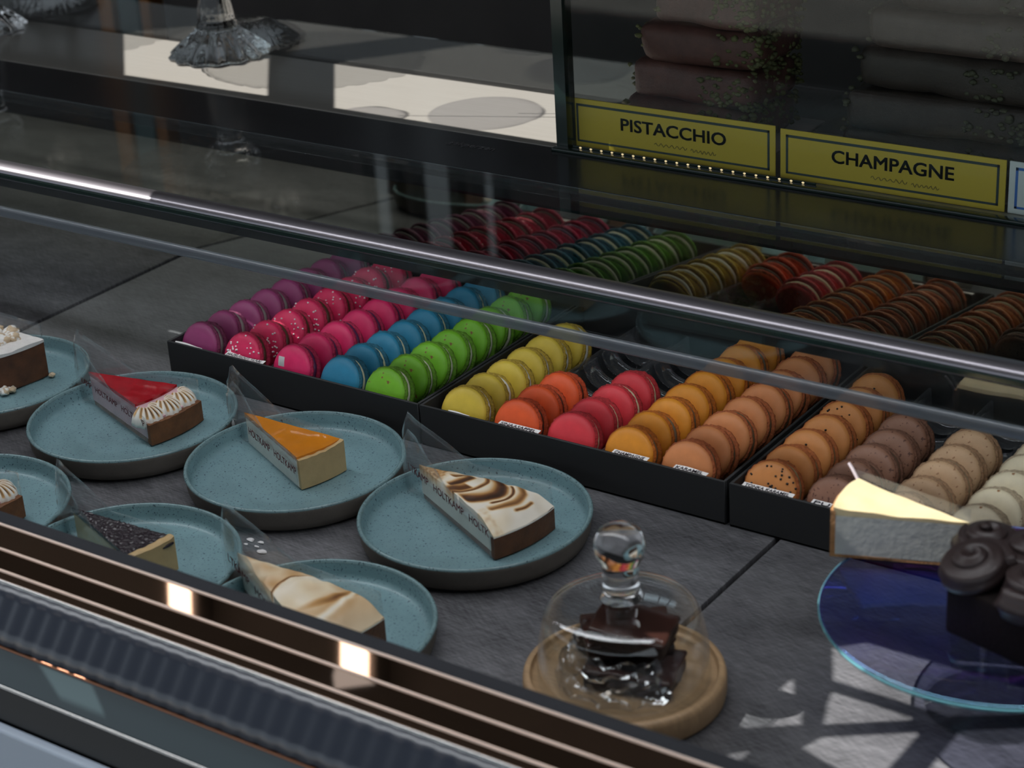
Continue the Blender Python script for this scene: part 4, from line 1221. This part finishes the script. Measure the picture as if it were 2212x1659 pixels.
# ------------------------------------------------------------------ lights, lamps and added shadow casters out of the frame
def ceiling_lamp(x, y, w, d, label):
    T = thing('ceiling_lamp', label, 'ceiling lamp', (x, y, 2.30), 'ceiling lamps above the counter')
    bm = NB(); box(bm, -w/2-0.02, w/2+0.02, -d/2-0.02, d/2+0.02, 0.0, 0.05); obj('lamp_housing', bm, M['lampbody'], T, smooth=False)
    bm = NB(); box(bm, -w/2, w/2, -d/2, d/2, -0.012, 0.0); obj('lamp_diffuser', bm, M['lamp'], T, smooth=False)
ceiling_lamp(-2.04, -1.62, 0.055, 0.40, 'warm panel lamp under the ceiling, nearest the side wall')
ceiling_lamp(-1.53, -1.62, 0.065, 0.40, 'warm panel lamp under the ceiling, nearest the counter')
ceiling_lamp(-1.28, -0.645, 0.055, 0.15, 'warm panel lamp under the ceiling, farther inside the shop')
for (x, y, zp, q, lab) in ((-1.700, -0.322, 2.12, 1.12, 'small round frosted glass disc added overhead to shade the worktop'), (-1.800, -0.375, 2.12, 0.62, 'smaller frosted glass disc added as a shadow caster beside the other one')):  # discs added out of view to cast the round shadows on the worktop
    T = thing('shadow_disc', lab, 'shadow caster', (x, y, zp))
    bm = NB(); lathe(bm, [(0, 0.0), (0.045*q, 0.0), (0.047*q, 0.004), (0.03*q, 0.03), (0.008, 0.04), (0, 0.04)], 48); obj('disc_body', bm, M['frosted'], T)
    bm = NB(); tube(bm, [(0, 0, 0.04), (0, 0, 2.35 - zp)], 0.0006, 6); obj('cord', bm, M['lampbody'], T)

def area(name, loc, target, sx, sy, power, col):
    l = bpy.data.lights.new(name, 'AREA'); l.shape = 'RECTANGLE'; l.size = sx; l.size_y = sy; l.energy = power; l.color = col
    o = bpy.data.objects.new(name, l); COL.objects.link(o); o.location = loc
    o.rotation_euler = (Vector(target) - Vector(loc)).to_track_quat('-Z', 'Y').to_euler()
    return o
sun = bpy.data.lights.new('sun', 'SUN'); sun.energy = 7.6; sun.angle = rad(0.07); sun.color = (1.0, 0.97, 0.92)
so = bpy.data.objects.new('sun', sun); COL.objects.link(so); so.rotation_euler = (-S).to_track_quat('-Z', 'Y').to_euler()
LB = thing('light_bar', 'long LED light bar hanging above the macaron trays', 'light bar', (-0.15, -0.14, 0.55))
bm = NB(); prism_x(bm, [(-0.146,0.5556),(-0.146,0.563),(-0.134,0.563),(-0.134,0.5556)], -1.5, 1.2); obj('bar_housing', bm, M['lampbody'], LB, world=True, smooth=False)
bm = NB()
for i in range(180):
    x = -1.45 + i*2.6/179
    box(bm, x-0.0028, x+0.0028, -0.1420, -0.1385, 0.5535, 0.5555)
o = obj('led_chips', bm, M['led_cool'], LB, world=True, smooth=False); o['kind'] = 'stuff'
for x in (-1.0, 0.9):
    bm = NB(); tube(bm, [(x, -0.14, 0.562), (x, -0.14, 1.211)], 0.002, 6); obj('hanging_rod', bm, M['lampbody'], LB, world=True)
CP = thing('softbox', 'wide softbox added above the counter, with a light-blocking rear lip', 'added softbox', (-0.15, -0.2, 1.21))  # softbox added as soft fill; its rear lip keeps the worktop dark
bm = NB(); box(bm, -1.5, 1.2, -0.305, -0.085, 1.212, 1.235); box(bm, -1.5, 1.2, -0.085, -0.080, 0.82, 1.235); obj('softbox_housing', bm, M['lampbody'], CP, world=True, smooth=False)
for x in (-1.02, 0.92):
    bm = NB(); tube(bm, [(x, -0.2, 1.235), (x, -0.2, 2.35)], 0.003, 6); obj('hanging_rod', bm, M['lampbody'], CP, world=True)
area('softbox_light', (-0.15, -0.198, 1.21), (-0.15, -0.198, 0.0), 2.6, 0.20, 12.5, (0.93, 0.96, 1.0))
area('profile_light', (-0.15, 0.0165, 0.1505), (-0.15, 0.045, 0.0), 2.6, 0.008, 0.36, (0.95, 0.97, 1.0))

W = bpy.data.worlds.new('World'); SC.world = W; W.use_nodes = True
nt = W.node_tree; nt.nodes.clear()
wo = nt.nodes.new('ShaderNodeOutputWorld'); bg = nt.nodes.new('ShaderNodeBackground')
bg.inputs[0].default_value = (0.80, 0.90, 1.0, 1); bg.inputs[1].default_value = 0.8
L(nt, bg.outputs[0], wo.inputs[0])

# ------------------------------------------------------------------ camera
F, U_, R_ = Vector((-0.536, 0.734, -0.416)), Vector((-0.196, 0.371, 0.908)), Vector((0.821, 0.568, -0.055))
yaw, pitch, roll = rad(-36.14568), rad(24.56831), rad(-3.4918)
F = Vector((math.sin(yaw)*math.cos(pitch), math.cos(yaw)*math.cos(pitch), -math.sin(pitch)))
r0 = Vector((math.cos(yaw), -math.sin(yaw), 0)); u0 = r0.cross(F)
R_ = r0*math.cos(roll) + u0*math.sin(roll); U_ = -r0*math.sin(roll) + u0*math.cos(roll)
cam = bpy.data.cameras.new('camera'); co = bpy.data.objects.new('camera', cam); COL.objects.link(co)
mw = Matrix((R_, U_, -F)).transposed().to_4x4(); mw.translation = Vector((0.9016, -1.107, 0.7))
co.matrix_world = mw
cam.sensor_width = 36.0; cam.lens = 4284.163/2212*36.0
cam.clip_start = 0.05
cam.dof.use_dof = True; cam.dof.focus_distance = 1.58; cam.dof.aperture_fstop = 9.0
SC.camera = co

SC.cycles.use_denoising = True
SC.cycles.max_bounces = 14; SC.cycles.transparent_max_bounces = 32; SC.cycles.transmission_bounces = 14; SC.cycles.glossy_bounces = 6
SC.cycles.sample_clamp_indirect = 4.0
SC.cycles.caustics_reflective = False; SC.cycles.caustics_refractive = False
vs = SC.view_settings
vs.view_transform = 'Standard'; vs.look = 'None'; vs.gamma = 1.0; vs.use_curve_mapping = False
vs.exposure = 0.0
